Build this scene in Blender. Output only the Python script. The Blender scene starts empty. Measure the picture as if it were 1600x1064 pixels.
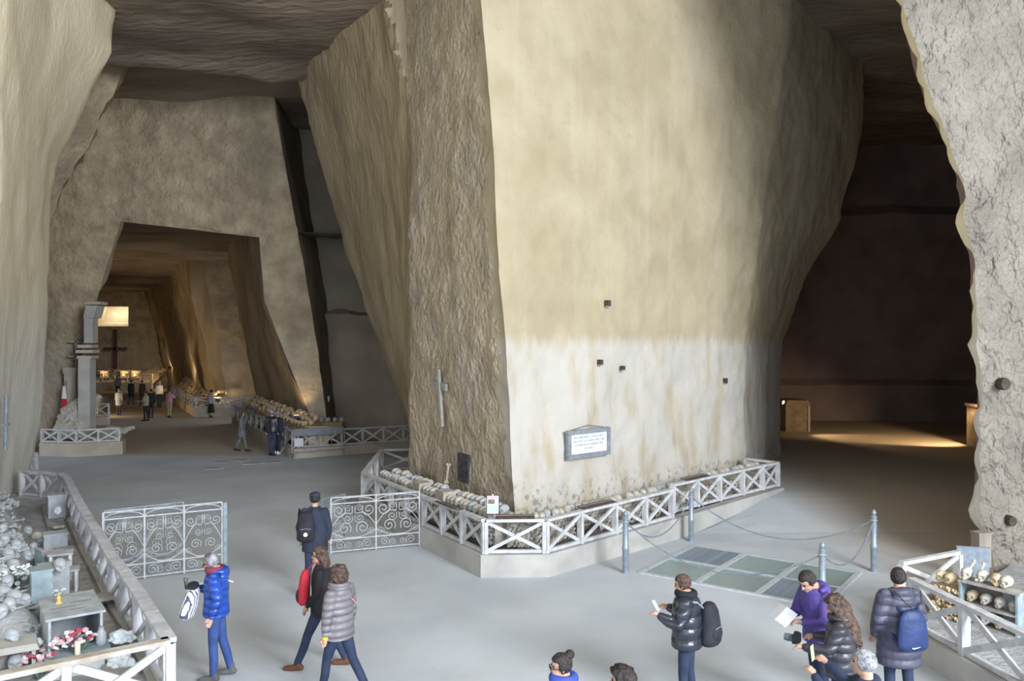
import bpy, bmesh, math, random
from mathutils import Vector, Matrix, noise
random.seed(7)
V = Vector
SC = bpy.context.scene
COL = SC.collection

# ------------------------------------------------------------------ camera
F, CX, CY, H = 1260.0, 800.0, 532.0, 4.4
cam = bpy.data.objects.new('camera', bpy.data.cameras.new('camera'))
COL.objects.link(cam)
cam.location = (0, 0, H)
cam.rotation_euler = (math.pi / 2, 0, 0)
cam.data.sensor_width = 36.0
cam.data.lens = F / 1600 * 36.0
cam.data.clip_end = 300
SC.camera = cam
# ------------------------------------------------------------------ world, daylight, exposure
w = bpy.data.worlds.new('sky'); SC.world = w; w.use_nodes = True
w.node_tree.nodes['Background'].inputs[0].default_value = (0.78, 0.87, 1.0, 1)
w.node_tree.nodes['Background'].inputs[1].default_value = 3.8
SC.view_settings.view_transform = 'Standard'
SC.view_settings.look = 'None'
SC.view_settings.exposure = 0.0
SC.view_settings.gamma = 1.0
SC.cycles.diffuse_bounces = 8
SC.view_settings.use_curve_mapping = False
def area_light(name, loc, target, sx, sy, power, col):
    l = bpy.data.lights.new(name, 'AREA'); l.shape = 'RECTANGLE'; l.size = sx; l.size_y = sy
    l.energy = power; l.color = col
    o = bpy.data.objects.new(name, l); COL.objects.link(o)
    o.location = loc; o.rotation_euler = (V(target) - V(loc)).to_track_quat('-Z', 'Y').to_euler()
    return o
# daylight falling in through the tall cave mouth behind and to the right of the viewer
area_light('entrance_daylight', (13.3, -7.0, 11.5), (-3, 22, 1.0), 9, 9, 12000, (0.91, 0.955, 1.0))

# ------------------------------------------------------------------ helpers
def G(x, y, z=0.0):
    d = F * (H - z) / (y - CY)
    return V(((x - CX) / F * d, d, z))
def P(x, y, d):
    return V(((x - CX) / F * d, d, H - (y - CY) / F * d))
def XA(x, d): return (x - CX) / F * d
def ZA(y, d): return H - (y - CY) / F * d
def smooth(t):
    t = max(0.0, min(1.0, t)); return t * t * (3 - 2 * t)
def fz(X, Y):
    return 0.45 * smooth((Y - 17.5) / 3.7) * smooth((X - 3) / 4)
def fbm(p, o=4):
    return noise.fractal(p, 1.0, 2.0, o)

MATS = {}
def mat(name, c1, c2=None, scale=3.0, rough=0.9, bump=0.0, bscale=20.0, stretch=(1, 1, 1), rot=(0, 0, 0),
        detail=6.0, metal=0.0, dist=0.0, extra=None, ramp=(0.35, 0.65), bdist=0.03, spec=0.3, bdetail=5, into=None):
    m = into or bpy.data.materials.new(name); m.use_nodes = True
    nt = m.node_tree; N = nt.nodes; L = nt.links
    b = N.new('ShaderNodeBsdfPrincipled') if into else N['Principled BSDF']
    b.inputs['Roughness'].default_value = rough; b.inputs['Metallic'].default_value = metal
    b.inputs['Specular IOR Level'].default_value = spec
    c2 = c2 or c1
    tc = N.new('ShaderNodeTexCoord'); mp = N.new('ShaderNodeMapping')
    mp.inputs['Scale'].default_value = stretch; mp.inputs['Rotation'].default_value = rot
    L.new(tc.outputs['Object'], mp.inputs['Vector'])
    nz = N.new('ShaderNodeTexNoise'); nz.inputs['Scale'].default_value = scale
    nz.inputs['Detail'].default_value = detail; nz.inputs['Distortion'].default_value = dist
    L.new(mp.outputs[0], nz.inputs['Vector'])
    r = N.new('ShaderNodeValToRGB'); r.color_ramp.elements[0].position = ramp[0]; r.color_ramp.elements[1].position = ramp[1]
    r.color_ramp.elements[0].color = (*c1, 1); r.color_ramp.elements[1].color = (*c2, 1)
    L.new(nz.outputs['Fac'], r.inputs['Fac'])
    col = r.outputs['Color']
    if extra: col = extra(nt, tc, col)
    L.new(col, b.inputs['Base Color'])
    if bump:
        n2 = N.new('ShaderNodeTexNoise'); n2.inputs['Scale'].default_value = bscale; n2.inputs['Detail'].default_value = bdetail
        n2.inputs['Distortion'].default_value = dist
        L.new(mp.outputs[0], n2.inputs['Vector'])
        bp = N.new('ShaderNodeBump'); bp.inputs['Strength'].default_value = bump; bp.inputs['Distance'].default_value = bdist
        L.new(n2.outputs['Fac'], bp.inputs['Height']); L.new(bp.outputs['Normal'], b.inputs['Normal'])
    if into: return b
    MATS[name] = m
    return m

def mixc(nt, fac, a, col):
    mx = nt.nodes.new('ShaderNodeMix'); mx.data_type = 'RGBA'
    nt.links.new(fac, mx.inputs[0]); nt.links.new(a, mx.inputs[6])
    if isinstance(col, tuple): mx.inputs[7].default_value = (*col, 1)
    else: nt.links.new(col, mx.inputs[7])
    return mx.outputs[2]
def stain(nt, tc, scale, lo, hi, stretch=(1, 1, 1), seed=0.0):
    mp = nt.nodes.new('ShaderNodeMapping'); mp.inputs['Scale'].default_value = stretch; mp.inputs['Location'].default_value = (seed, seed, seed)
    nt.links.new(tc.outputs['Object'], mp.inputs[0])
    n = nt.nodes.new('ShaderNodeTexNoise'); n.inputs['Scale'].default_value = scale; n.inputs['Detail'].default_value = 6
    nt.links.new(mp.outputs[0], n.inputs['Vector'])
    mr = nt.nodes.new('ShaderNodeMapRange'); mr.interpolation_type = 'SMOOTHSTEP'
    mr.inputs[1].default_value = lo; mr.inputs[2].default_value = hi
    nt.links.new(n.outputs['Fac'], mr.inputs[0])
    return mr.outputs[0]
def zramp(nt, tc, z0, z1, wob=0.0, wscale=1.0, stretch=(1, 1, 1)):
    """1 below z0 falling to 0 at z1, the line ragged by wob metres"""
    s = nt.nodes.new('ShaderNodeSeparateXYZ'); nt.links.new(tc.outputs['Object'], s.inputs[0])
    z = s.outputs[2]
    if wob:
        mp = nt.nodes.new('ShaderNodeMapping'); mp.inputs['Scale'].default_value = stretch
        nt.links.new(tc.outputs['Object'], mp.inputs[0])
        n = nt.nodes.new('ShaderNodeTexNoise'); n.inputs['Scale'].default_value = wscale; n.inputs['Detail'].default_value = 6
        nt.links.new(mp.outputs[0], n.inputs['Vector'])
        ma = nt.nodes.new('ShaderNodeMath'); ma.operation = 'MULTIPLY_ADD'
        nt.links.new(n.outputs['Fac'], ma.inputs[0]); ma.inputs[1].default_value = wob; nt.links.new(z, ma.inputs[2]); z = ma.outputs[0]
        z0 += wob / 2; z1 += wob / 2
    mr = nt.nodes.new('ShaderNodeMapRange'); mr.interpolation_type = 'SMOOTHSTEP'
    mr.inputs[1].default_value = z0; mr.inputs[2].default_value = z1; mr.inputs[3].default_value = 1; mr.inputs[4].default_value = 0
    nt.links.new(z, mr.inputs[0])
    return mr.outputs[0]
def mul(nt, a, b):
    m = nt.nodes.new('ShaderNodeMath'); m.operation = 'MULTIPLY'
    nt.links.new(a, m.inputs[0])
    if isinstance(b, (int, float)): m.inputs[1].default_value = b
    else: nt.links.new(b, m.inputs[1])
    return m.outputs[0]

# rock materials: yellow Neapolitan tuff, limewashed up to a line, sooty in places
def ex_pale(nt, tc, col):
    col = mixc(nt, mul(nt, stain(nt, tc, 1.2, .50, .75, (2.2, 2.2, .12)), .28), col, (.52, .485, .39))       # pale drip streaks
    col = mixc(nt, mul(nt, stain(nt, tc, 3.5, .60, .80, (1, 1, 1), 5), .30), col, (.30, .24, .16))
    lime = zramp(nt, tc, 4.2, 4.6, .55, 1.5, (3, 3, .1))
    lime = mul(nt, lime, stain(nt, tc, 1.6, .2, .58, (1.5, 1.5, .5), 2))
    col = mixc(nt, mul(nt, lime, .8), col, (.54, .525, .495))
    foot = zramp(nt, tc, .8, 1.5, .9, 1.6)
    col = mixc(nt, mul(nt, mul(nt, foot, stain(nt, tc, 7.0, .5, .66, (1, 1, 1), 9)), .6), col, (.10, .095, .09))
    return col
mat('tuff_pale', (.375, .315, .205), (.455, .39, .27), 0.7, bump=.35, bscale=9, extra=ex_pale, bdist=.05)
def ex_rough(nt, tc, col):
    col = mixc(nt, mul(nt, stain(nt, tc, .8, .48, .68, (1, 1, .5), 3), .45), col, (.36, .33, .30))
    return mixc(nt, mul(nt, zramp(nt, tc, 1.0, 2.4, 1.2, 1.2), .35), col, (.22, .21, .20))
mat('tuff_rough', (.38, .315, .225), (.55, .465, .345), 1.4, bump=1.0, bdetail=2.2, bscale=6.0, stretch=(1.2, 1.2, .95), rot=(.35, .6, .3), extra=ex_rough, bdist=.13, dist=.0)
# the corner pillar: pale dressed face, rough dark face, ragged where they meet
def pillar_mat():
    m = mat('tuff_pillar', (.375, .315, .205), (.455, .39, .27), 0.7, bump=.35, bscale=9, extra=ex_pale, bdist=.05)
    nt = m.node_tree; a = nt.nodes['Principled BSDF']
    b = mat('x', (.38, .315, .225), (.55, .465, .345), 1.4, bump=1.0, bdetail=2.2, bscale=6.0, stretch=(1.2, 1.2, .95), rot=(.35, .6, .3), extra=ex_rough, bdist=.13, dist=.0, into=m)
    tc = nt.nodes.new('ShaderNodeTexCoord'); sp = nt.nodes.new('ShaderNodeSeparateXYZ'); nt.links.new(tc.outputs['Object'], sp.inputs[0])
    def ma(op, x, y):
        n = nt.nodes.new('ShaderNodeMath'); n.operation = op
        for i, q in enumerate((x, y)):
            if isinstance(q, (int, float)): n.inputs[i].default_value = q
            else: nt.links.new(q, n.inputs[i])
        return n.outputs[0]
    s = ma('ADD', sp.outputs[0], ma('MULTIPLY', sp.outputs[2], .067))      # x at the corner is about .09 - .067 z
    n1 = nt.nodes.new('ShaderNodeTexNoise'); n1.inputs['Scale'].default_value = 1.1; n1.inputs['Detail'].default_value = 7
    cz = nt.nodes.new('ShaderNodeCombineXYZ'); nt.links.new(ma('MULTIPLY', sp.outputs[2], 1.0), cz.inputs[2]); nt.links.new(ma('MULTIPLY', sp.outputs[0], .5), cz.inputs[0])
    nt.links.new(cz.outputs[0], n1.inputs['Vector'])
    s = ma('ADD', s, ma('MULTIPLY', ma('SUBTRACT', n1.outputs['Fac'], .47), 1.0))
    mr = nt.nodes.new('ShaderNodeMapRange'); mr.inputs[1].default_value = .0; mr.inputs[2].default_value = .03; nt.links.new(s, mr.inputs[0])
    mx = nt.nodes.new('ShaderNodeMixShader'); nt.links.new(mr.outputs[0], mx.inputs[0]); nt.links.new(b.outputs[0], mx.inputs[1]); nt.links.new(a.outputs[0], mx.inputs[2])
    nt.links.new(mx.outputs[0], nt.nodes['Material Output'].inputs[0])
pillar_mat()
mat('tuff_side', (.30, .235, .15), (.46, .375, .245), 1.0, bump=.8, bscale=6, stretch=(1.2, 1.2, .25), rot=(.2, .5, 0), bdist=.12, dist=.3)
mat('tuff_fresh', (.58, .50, .36), (.66, .58, .44), 1.5, bump=.4, bscale=8)
def ex_grey(nt, tc, col):
    col = mixc(nt, mul(nt, stain(nt, tc, .5, .45, .7, (1, 1, .4), 4), .6), col, (.20, .165, .125))
    return mixc(nt, mul(nt, zramp(nt, tc, 4.2, 4.55, .2, 1.0), .35), col, (.50, .45, .38))
mat('tuff_grey', (.34, .28, .19), (.51, .43, .30), 1.5, detail=9, bump=.9, bscale=4, extra=ex_grey, bdist=.16)
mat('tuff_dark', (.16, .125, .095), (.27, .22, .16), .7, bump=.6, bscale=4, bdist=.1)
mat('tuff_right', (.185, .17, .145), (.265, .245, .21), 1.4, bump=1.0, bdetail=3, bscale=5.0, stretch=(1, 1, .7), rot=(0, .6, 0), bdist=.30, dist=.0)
def ex_left(nt, tc, col):
    return mixc(nt, mul(nt, zramp(nt, tc, 2.5, 7.0, 1.0, .6), .75), col, (.62, .63, .62))
mat('tuff_left', (.70, .61, .43), (.80, .72, .53), .8, bump=.5, bscale=7, stretch=(1, 1, .6), extra=ex_left, bdist=.06)
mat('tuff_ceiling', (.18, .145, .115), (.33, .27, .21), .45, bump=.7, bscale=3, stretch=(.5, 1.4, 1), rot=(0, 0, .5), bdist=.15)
mat('tuff_chamber', (.32, .265, .205), (.48, .41, .33), .5, bump=.6, bscale=4, bdist=.1, ramp=(.3, .7))
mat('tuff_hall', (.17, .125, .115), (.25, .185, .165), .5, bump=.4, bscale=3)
def ex_floor(nt, tc, col):
    # trodden brown earth begins beyond the transverse aisle
    s = nt.nodes.new('ShaderNodeSeparateXYZ'); nt.links.new(tc.outputs['Object'], s.inputs[0])
    mr = nt.nodes.new('ShaderNodeMapRange'); mr.inputs[1].default_value = 30.6; mr.inputs[2].default_value = 31.2
    nt.links.new(s.outputs[1], mr.inputs[0])
    col = mixc(nt, mul(nt, mr.outputs[0], .8), col, (.46, .38, .28))
    mx = nt.nodes.new('ShaderNodeMapRange'); mx.inputs[1].default_value = 6.5; mx.inputs[2].default_value = 9; nt.links.new(s.outputs[0], mx.inputs[0])
    col = mixc(nt, mul(nt, mx.outputs[0], .8), col, (.40, .32, .22))
    col = mixc(nt, mul(nt, stain(nt, tc, .35, .5, .7), .25), col, (.44, .42, .385))
    return mixc(nt, mul(nt, stain(nt, tc, 9, .62, .72, (1, 1, 1), 3), .25), col, (.36, .35, .33))
mat('floor_dust', (.44, .48, .525), (.52, .56, .60), .6, bump=.25, bscale=14, extra=ex_floor, bdist=.02)
mat('earth', (.27, .28, .29), (.40, .41, .42), 2.5, bump=.8, bscale=12, bdist=.04)

class MB:
    def __init__(s): s.v = []; s.f = []; s.mi = []
    def add(s, vs, fs, mi=0):
        o = len(s.v); s.v += [V(p) for p in vs]
        for f in fs: s.f.append([i + o for i in f]); s.mi.append(mi)
        return s
    def box(s, c, size, M=None, mi=0):
        c = V(c); hx, hy, hz = [a / 2 for a in size]
        vs = [V((x, y, z)) for x in (-hx, hx) for y in (-hy, hy) for z in (-hz, hz)]
        if M is not None: vs = [M @ p for p in vs]
        return s.add([p + c for p in vs], [(0, 1, 3, 2), (4, 6, 7, 5), (0, 4, 5, 1), (2, 3, 7, 6), (0, 2, 6, 4), (1, 5, 7, 3)], mi)
    def bar(s, a, b, wd, th, up=(0, 0, 1), mi=0):
        """a board from a to b; wd across (perpendicular to up), th along up"""
        a, b = V(a), V(b); d = (b - a); n = d.normalized(); up = V(up)
        side = n.cross(up)
        if side.length < 1e-5: side = n.cross(V((1, 0, 0)))
        side.normalize(); u = side.cross(n).normalized()
        vs = [p + side * sx * wd / 2 + u * su * th / 2 for p in (a, b) for sx in (-1, 1) for su in (-1, 1)]
        return s.add(vs, [(0, 1, 3, 2), (4, 6, 7, 5), (0, 4, 5, 1), (2, 3, 7, 6), (0, 2, 6, 4), (1, 5, 7, 3)], mi)
    def tube(s, pts, r, n=6, caps=True, mi=0, flat=None):
        pts = [V(p) for p in pts]; k = len(pts)
        rs = r if isinstance(r, (list, tuple)) else [r] * k
        o = len(s.v); prev = None
        for i, p in enumerate(pts):
            t = (pts[min(i + 1, k - 1)] - pts[max(i - 1, 0)])
            t = t.normalized() if t.length > 1e-9 else V((0, 0, 1))
            if prev is None:
                a = V((0, 0, 1)) if abs(t.z) < .9 else V((1, 0, 0)); x = t.cross(a).normalized()
            else:
                x = prev - t * prev.dot(t); x = x.normalized() if x.length > 1e-6 else t.orthogonal().normalized()
            prev = x; y = t.cross(x)
            for j in range(n):
                an = 2 * math.pi * j / n
                s.v.append(p + (x * math.cos(an) + y * math.sin(an)) * rs[i])
        for i in range(k - 1):
            for j in range(n):
                j2 = (j + 1) % n
                s.f.append([o + i * n + j, o + i * n + j2, o + (i + 1) * n + j2, o + (i + 1) * n + j]); s.mi.append(mi)
        if caps:
            s.f.append([o + j for j in range(n)][::-1]); s.mi.append(mi)
            s.f.append([o + (k - 1) * n + j for j in range(n)]); s.mi.append(mi)
        return s
    def lathe(s, prof, n=16, c=(0, 0, 0), sx=1.0, sy=1.0, M=None, mi=0):
        """prof: list of (r, z)"""
        o = len(s.v); c = V(c)
        for r, z in prof:
            for j in range(n):
                an = 2 * math.pi * j / n
                p = V((r * sx * math.cos(an), r * sy * math.sin(an), z))
                if M is not None: p = M @ p
                s.v.append(c + p)
        k = len(prof)
        for i in range(k - 1):
            for j in range(n):
                j2 = (j + 1) % n
                s.f.append([o + i * n + j, o + i * n + j2, o + (i + 1) * n + j2, o + (i + 1) * n + j]); s.mi.append(mi)
        s.f.append([o + j for j in range(n)][::-1]); s.mi.append(mi)
        s.f.append([o + (k - 1) * n + j for j in range(n)]); s.mi.append(mi)
        return s
    def ell(s, c, r, n=12, m=8, M=None, mi=0):
        prof = [(max(1e-4, math.sin(math.pi * i / m)), -math.cos(math.pi * i / m)) for i in range(m + 1)]
        S = Matrix.Diagonal(V(r)); MM = (M @ S) if M is not None else S
        return s.lathe(prof, n, c, M=MM, mi=mi)
    def limb(s, pts, rs, n=10):
        """tapered limb with rounded ends"""
        pts = [V(p) for p in pts]
        a = (pts[0] - pts[1]).normalized(); b = (pts[-1] - pts[-2]).normalized()
        P2 = [pts[0] + a * rs[0] * .95, pts[0] + a * rs[0] * .6] + pts + [pts[-1] + b * rs[-1] * .6, pts[-1] + b * rs[-1] * .95]
        R2 = [rs[0] * .3, rs[0] * .8] + list(rs) + [rs[-1] * .8, rs[-1] * .3]
        return s.tube(P2, R2, n)
    def prism(s, poly, y0, y1, M=None, mi=0):
        """poly in XZ extruded along Y"""
        k = len(poly); vs = [V((x, y0, z)) for x, z in poly] + [V((x, y1, z)) for x, z in poly]
        if M is not None: vs = [M @ p for p in vs]
        return s.add(vs, [list(range(k)), list(range(k, 2 * k))[::-1]] + [[i, i + k, (i + 1) % k + k, (i + 1) % k] for i in range(k)], mi)
    def mesh(s, name, mats, off=None, smooth_angle=None):
        me = bpy.data.meshes.new(name)
        vs = [p - off for p in s.v] if off is not None else s.v
        me.from_pydata([tuple(p) for p in vs], [], s.f)
        bm = bmesh.new(); bm.from_mesh(me); bmesh.ops.recalc_face_normals(bm, faces=bm.faces); bm.to_mesh(me); bm.free()
        if not isinstance(mats, (list, tuple)): mats = [mats]
        for m in mats: me.materials.append(MATS[m] if isinstance(m, str) else m)
        if len(mats) > 1: me.polygons.foreach_set('material_index', s.mi)
        if smooth_angle is not None:
            me.polygons.foreach_set('use_smooth', [True] * len(me.polygons))
            me.set_sharp_from_angle(angle=math.radians(smooth_angle))
        me.update()
        return me
    def build(s, name, mats, parent=None, smooth_angle=None, world=False):
        off = parent_off(parent) if (parent is not None and world) else None
        o = bpy.data.objects.new(name, s.mesh(name, mats, off, smooth_angle)); COL.objects.link(o)
        if parent is not None: o.parent = parent
        return o
def parent_off(p):
    o = V(p.location)
    while p.parent: p = p.parent; o = o + V(p.location)
    return o
def tag(o, label=None, cat=None, group=None, kind=None):
    if label: o['label'] = label
    if cat: o['category'] = cat
    if group: o['group'] = group
    if kind: o['kind'] = kind
    return o
def thing(name, label, cat, loc=(0, 0, 0), rz=0.0, group=None):
    o = bpy.data.objects.new(name, None); COL.objects.link(o); o.empty_display_size = .1
    o.location = loc; o.rotation_euler = (0, 0, rz)
    return tag(o, label, cat, group)
def copy_tree(o, parent=None):
    c = o.copy(); COL.objects.link(c)
    if parent is not None: c.parent = parent
    for ch in list(o.children): copy_tree(ch, c)
    return c
def part(name, me, parent, loc=(0, 0, 0), rot=(0, 0, 0)):
    o = bpy.data.objects.new(name, me); COL.objects.link(o); o.parent = parent
    o.location = loc; o.rotation_euler = rot
    return o

# ------------------------------------------------------------------ rock sheets
def sheet(name, rows, cell=.3, amp=.12, nscale=.5, mats='tuff_grey', matf=None, smooth_angle=42, seed=0.0, disp=None, kind='structure', label=None, parent=None, closed=False, edge_amp=None):
    """rows: polylines bottom to top with the same number of points; subdivided, roughened along the normal"""
    rows = [[V(p) for p in r] for r in rows]
    npt = len(rows[0])
    segs = []
    for i in range(npt - 1):
        L = max((r[i + 1] - r[i]).length for r in rows); segs.append(max(1, int(round(L / cell))))
    lev = []
    for j in range(len(rows) - 1):
        L = max((rows[j + 1][i] - rows[j][i]).length for i in range(npt)); lev.append(max(1, int(round(L / cell))))
    cols = [(i, k / n) for i, n in enumerate(segs) for k in range(n)] + [(npt - 2, 1.0)]
    lines = [(j, k / n) for j, n in enumerate(lev) for k in range(n)] + [(len(lev) - 1, 1.0)]
    nc, nl = len(cols), len(lines)
    vs = []
    for j, tv in lines:
        for i, tu in cols:
            a = rows[j][i].lerp(rows[j][i + 1], tu); b = rows[j + 1][i].lerp(rows[j + 1][i + 1], tu)
            vs.append(a.lerp(b, tv))
    out = []
    so = V((seed, seed * 2.3, -seed))
    for jj in range(nl):
        for ii in range(nc):
            p = vs[jj * nc + ii]
            du = vs[jj * nc + min(ii + 1, nc - 1)] - vs[jj * nc + max(ii - 1, 0)]
            dv = vs[min(jj + 1, nl - 1) * nc + ii] - vs[max(jj - 1, 0) * nc + ii]
            n = du.cross(dv); n = n.normalized() if n.length > 1e-8 else V((0, -1, 0))
            q = p * nscale + so
            d = amp * (fbm(q, 4) + .35 * fbm(q * 5.0, 3))
            if disp: d += disp(p, cols[ii], n)
            out.append(p + n * d)
    fs = [(j * nc + i, j * nc + i + 1, (j + 1) * nc + i + 1, (j + 1) * nc + i) for j in range(nl - 1) for i in range(nc - 1)]
    me = bpy.data.meshes.new(name); me.from_pydata([tuple(p) for p in out], [], fs)
    if not isinstance(mats, (list, tuple)): mats = [mats]
    for m in mats: me.materials.append(MATS[m])
    if matf:
        idx = []
        for j in range(nl - 1):
            for i in range(nc - 1):
                idx.append(matf(vs[j * nc + i], cols[i]))
        me.polygons.foreach_set('material_index', idx)
    me.polygons.foreach_set('use_smooth', [True] * len(fs)); me.set_sharp_from_angle(angle=math.radians(smooth_angle))
    o = bpy.data.objects.new(name, me); COL.objects.link(o)
    if parent is not None: o.parent = parent
    elif kind: o['kind'] = kind
    if label: o['label'] = label
    return o
# ================================================================== THE CAVE
# ---- floor with a pit under the glass
TL_L, TL_T, TL_R = G(1000.4, 895), G(1083.8, 853.5), G(1342.5, 895)
_u = (TL_R - TL_T); _v = (TL_L - TL_T); _v = _v - _u.normalized() * _v.dot(_u.normalized())
GT, GU, GV = TL_T, _u, _v             # glass floor: corner and two edges
def build_floor():
    m = MB()
    x0, x1, y0, y1 = 1.0, 8.2, 11.8, 18.3
    xs = sorted(set([-60, -50, -40, -30, -24, -20, -16, -12, -8, -4, x0, 2, 3, 4, 5, 6, 7, x1, 9, 10, 12, 14, 18, 22, 26, 34]))
    ys = sorted(set([-12, -6, 0, 4, 8, y0, 14, 16, y1, 19, 19.5, 20, 20.5, 21, 21.5, 22, 22.5, 23, 25, 28, 32, 36, 42, 50, 60, 70, 80]))
    idx = {}
    for x in xs:
        for y in ys:
            idx[(x, y)] = len(m.v); m.v.append(V((x, y, fz(x, y))))
    for a, b in zip(xs, xs[1:]):
        for c, d in zip(ys, ys[1:]):
            if x0 <= a and b <= x1 and y0 <= c and d <= y1: continue
            m.f.append([idx[(a, c)], idx[(b, c)], idx[(b, d)], idx[(a, d)]]); m.mi.append(0)
    # ring round the rotated pit
    hole = [GT + GV, GT + GU + GV, GT + GU, GT]       # L, B, R, T
    base = len(m.v); m.v += [V((p.x, p.y, 0)) for p in hole]
    L, B, R, T = [base + i for i in range(4)]
    def edge(fix, axis, lo, hi):
        if axis == 'x': return [idx[(x, fix)] for x in xs if lo <= x <= hi]
        return [idx[(fix, y)] for y in ys if lo <= y <= hi]
    south, north = edge(y0, 'x', x0, x1), edge(y1, 'x', x0, x1)
    west, east = edge(x0, 'y', y0, y1), edge(x1, 'y', y0, y1)
    for poly in (south + [B], east + [R], north[::-1] + [T], west[::-1] + [L]):
        m.f.append(poly); m.mi.append(0)
    for tri in ([south[0], B, L], [south[-1], R, B], [north[-1], T, R], [north[0], L, T]):
        m.f.append(tri); m.mi.append(0)
    return m
o = build_floor().build('floor', 'floor_dust'); tag(o, 'dusty pale grey cave floor', kind='structure')
# pit under the glass
m = MB()
c4 = [GT, GT + GU, GT + GU + GV, GT + GV]
lo = [p - V((0, 0, 1.3)) for p in c4]
m.add(c4 + lo, [(0, 1, 5, 4), (1, 2, 6, 5), (2, 3, 7, 6), (3, 0, 4, 7), (4, 5, 6, 7)])
mat('pit', (.52, .56, .56), (.64, .67, .67), 2, bump=.4)
o = m.build('wall_pit', 'pit'); tag(o, 'shallow lit pit below the glass floor panels', kind='structure')

# ---- central pillar
def L2(z): return V((-3.16 - 4.68 * z / 14 - .35 * math.sin(math.pi * min(z, 14) / 14), 29.5, z))
def lerp_tab(tab, z):
    for (a, b), (c, d) in zip(tab, tab[1:]):
        if z <= c: return b + (d - b) * (z - a) / (c - a)
    return tab[-1][1]
def ptL1(z): return V((-2.74 - .16 * max(0, z - 9) / 5, 21.6, z))
def ptMid(z): return V((lerp_tab([(0, -2.9), (5, -3.2), (10, -4.0), (14.6, -5.2)], z), 24.6, z))
def ptA(z): return V((lerp_tab([(0, .09), (4, -.10), (6, -.28), (8.8, -.42), (11.6, -.66), (14.6, -.9)], z), 17.0, z))
def ptB(z): return V((lerp_tab([(0, 6.5), (4.4, 6.55), (7.3, 7.0), (14.6, 8.0)], z), 22.6 + .02 * z, z))
def ptC(z): return V((lerp_tab([(0, 9.3), (4.4, 9.38), (5.5, 9.8), (7.3, 10.6), (8.6, 11.4), (11.7, 12.2), (14.6, 12.2)], z), 28, z))
def ptD(z): return V((10.2 + .22 * z, 40, z))
def ptBk(z): return V((2, 36 - .0 * z, z))
lv = [-.1, 2.2, 4.4, 5.6, 7.3, 8.6, 10.2, 11.7, 13.2, 14.6]
rows = [[f(z) for f in (L2, ptMid, ptL1, ptA, ptB, ptC, ptD)] for z in lv]
def pil_mat(p, c):
    i, t = c
    if i >= 2: return 0
    if i == 1:      # fresh break at the upper edge
        px = CX + p.x / p.y * F; py = CY - (p.z - H) / p.y * F
        if py < 190 and px > 598 + (py - 0) * .235 + 7 * fbm(V((py * .05, 1, 0)), 3): return 3
        return 2
    return 2
def pil_disp(p, c, n):
    i, t = c
    if i == 2:
        d = -.09 * abs(fbm(V((p.x * .9, p.y * .9, p.z * .7)), 3))
        if .93 < t: d -= .12 * abs(fbm(V((0, 2, p.z * 1.7)), 3))
        return d
    if i == 1: return -.10 * abs(fbm(V((p.y * .8, p.z * .3, 2)), 3)) - (.10 if pil_mat(p, c) == 3 else 0)
    if i >= 3: return .05 * fbm(p * .4, 2)
    return 0
pil = sheet('wall_centre', rows, .12, .07, .7, ['tuff_pillar', 'tuff_rough', 'tuff_side', 'tuff_fresh'], pil_mat, 50, 1.0, pil_disp,
      label='huge tapering tuff pillar between the two passages')
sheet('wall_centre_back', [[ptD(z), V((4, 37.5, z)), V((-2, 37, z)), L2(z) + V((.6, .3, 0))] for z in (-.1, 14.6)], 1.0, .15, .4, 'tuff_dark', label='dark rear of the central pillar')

# ---- near left wall
def ptE1(z): return V((lerp_tab([(0, -14.2), (2, -13.75), (4, -13.55), (8.3, -13.45), (9.4, -13.3), (12.8, -11.7), (14.6, -11.5)], z), 23.5, z))
def ptM(z): return V((lerp_tab([(0, -12.85), (1.7, -12.6), (8, -12.0), (12.8, -11.4), (14.6, -11.2)], z), 20.0, z))
def ptE1b(z): return V((lerp_tab([(0, -15.6), (9, -15.0), (14.6, -12.6)], z), 25.2, z))
def ptE1c(z): return V((lerp_tab([(0, -20.5), (14.6, -18)], z), 27, z))
rows = [[V((-9.5, -8, z)), V((-10.4, 8, z)), V((-10.85 + .04 * z, 16.6, z)), ptM(z), ptE1(z), ptE1b(z), ptE1c(z)] for z in (-.1, 2, 4, 6.2, 8.3, 9.4, 11, 12.8, 14.6)]
sheet('wall_left', rows, .3, .06, .9, ['tuff_left', 'tuff_grey'], lambda p, c: 0 if c[0] < 4 else 1, 35, 2.0, label='pale cave wall at the near left')
# second left buttress, leaning
rows = []
for z in (-.1, 2.5, 5, 8, 11, 14.8):
    xe = -14.0 - .5 * (14.5 - z)
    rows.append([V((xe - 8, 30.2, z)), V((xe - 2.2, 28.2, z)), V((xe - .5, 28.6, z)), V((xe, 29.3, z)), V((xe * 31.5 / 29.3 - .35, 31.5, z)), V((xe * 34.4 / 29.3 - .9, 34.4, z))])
sheet('wall_left_rear', rows, .3, .22, .5, ['tuff_grey', 'tuff_side'], lambda p, c: 1 if c[0] < 2 else 0, 35, 3.0, label='leaning brown buttress in the left aisle')

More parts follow.
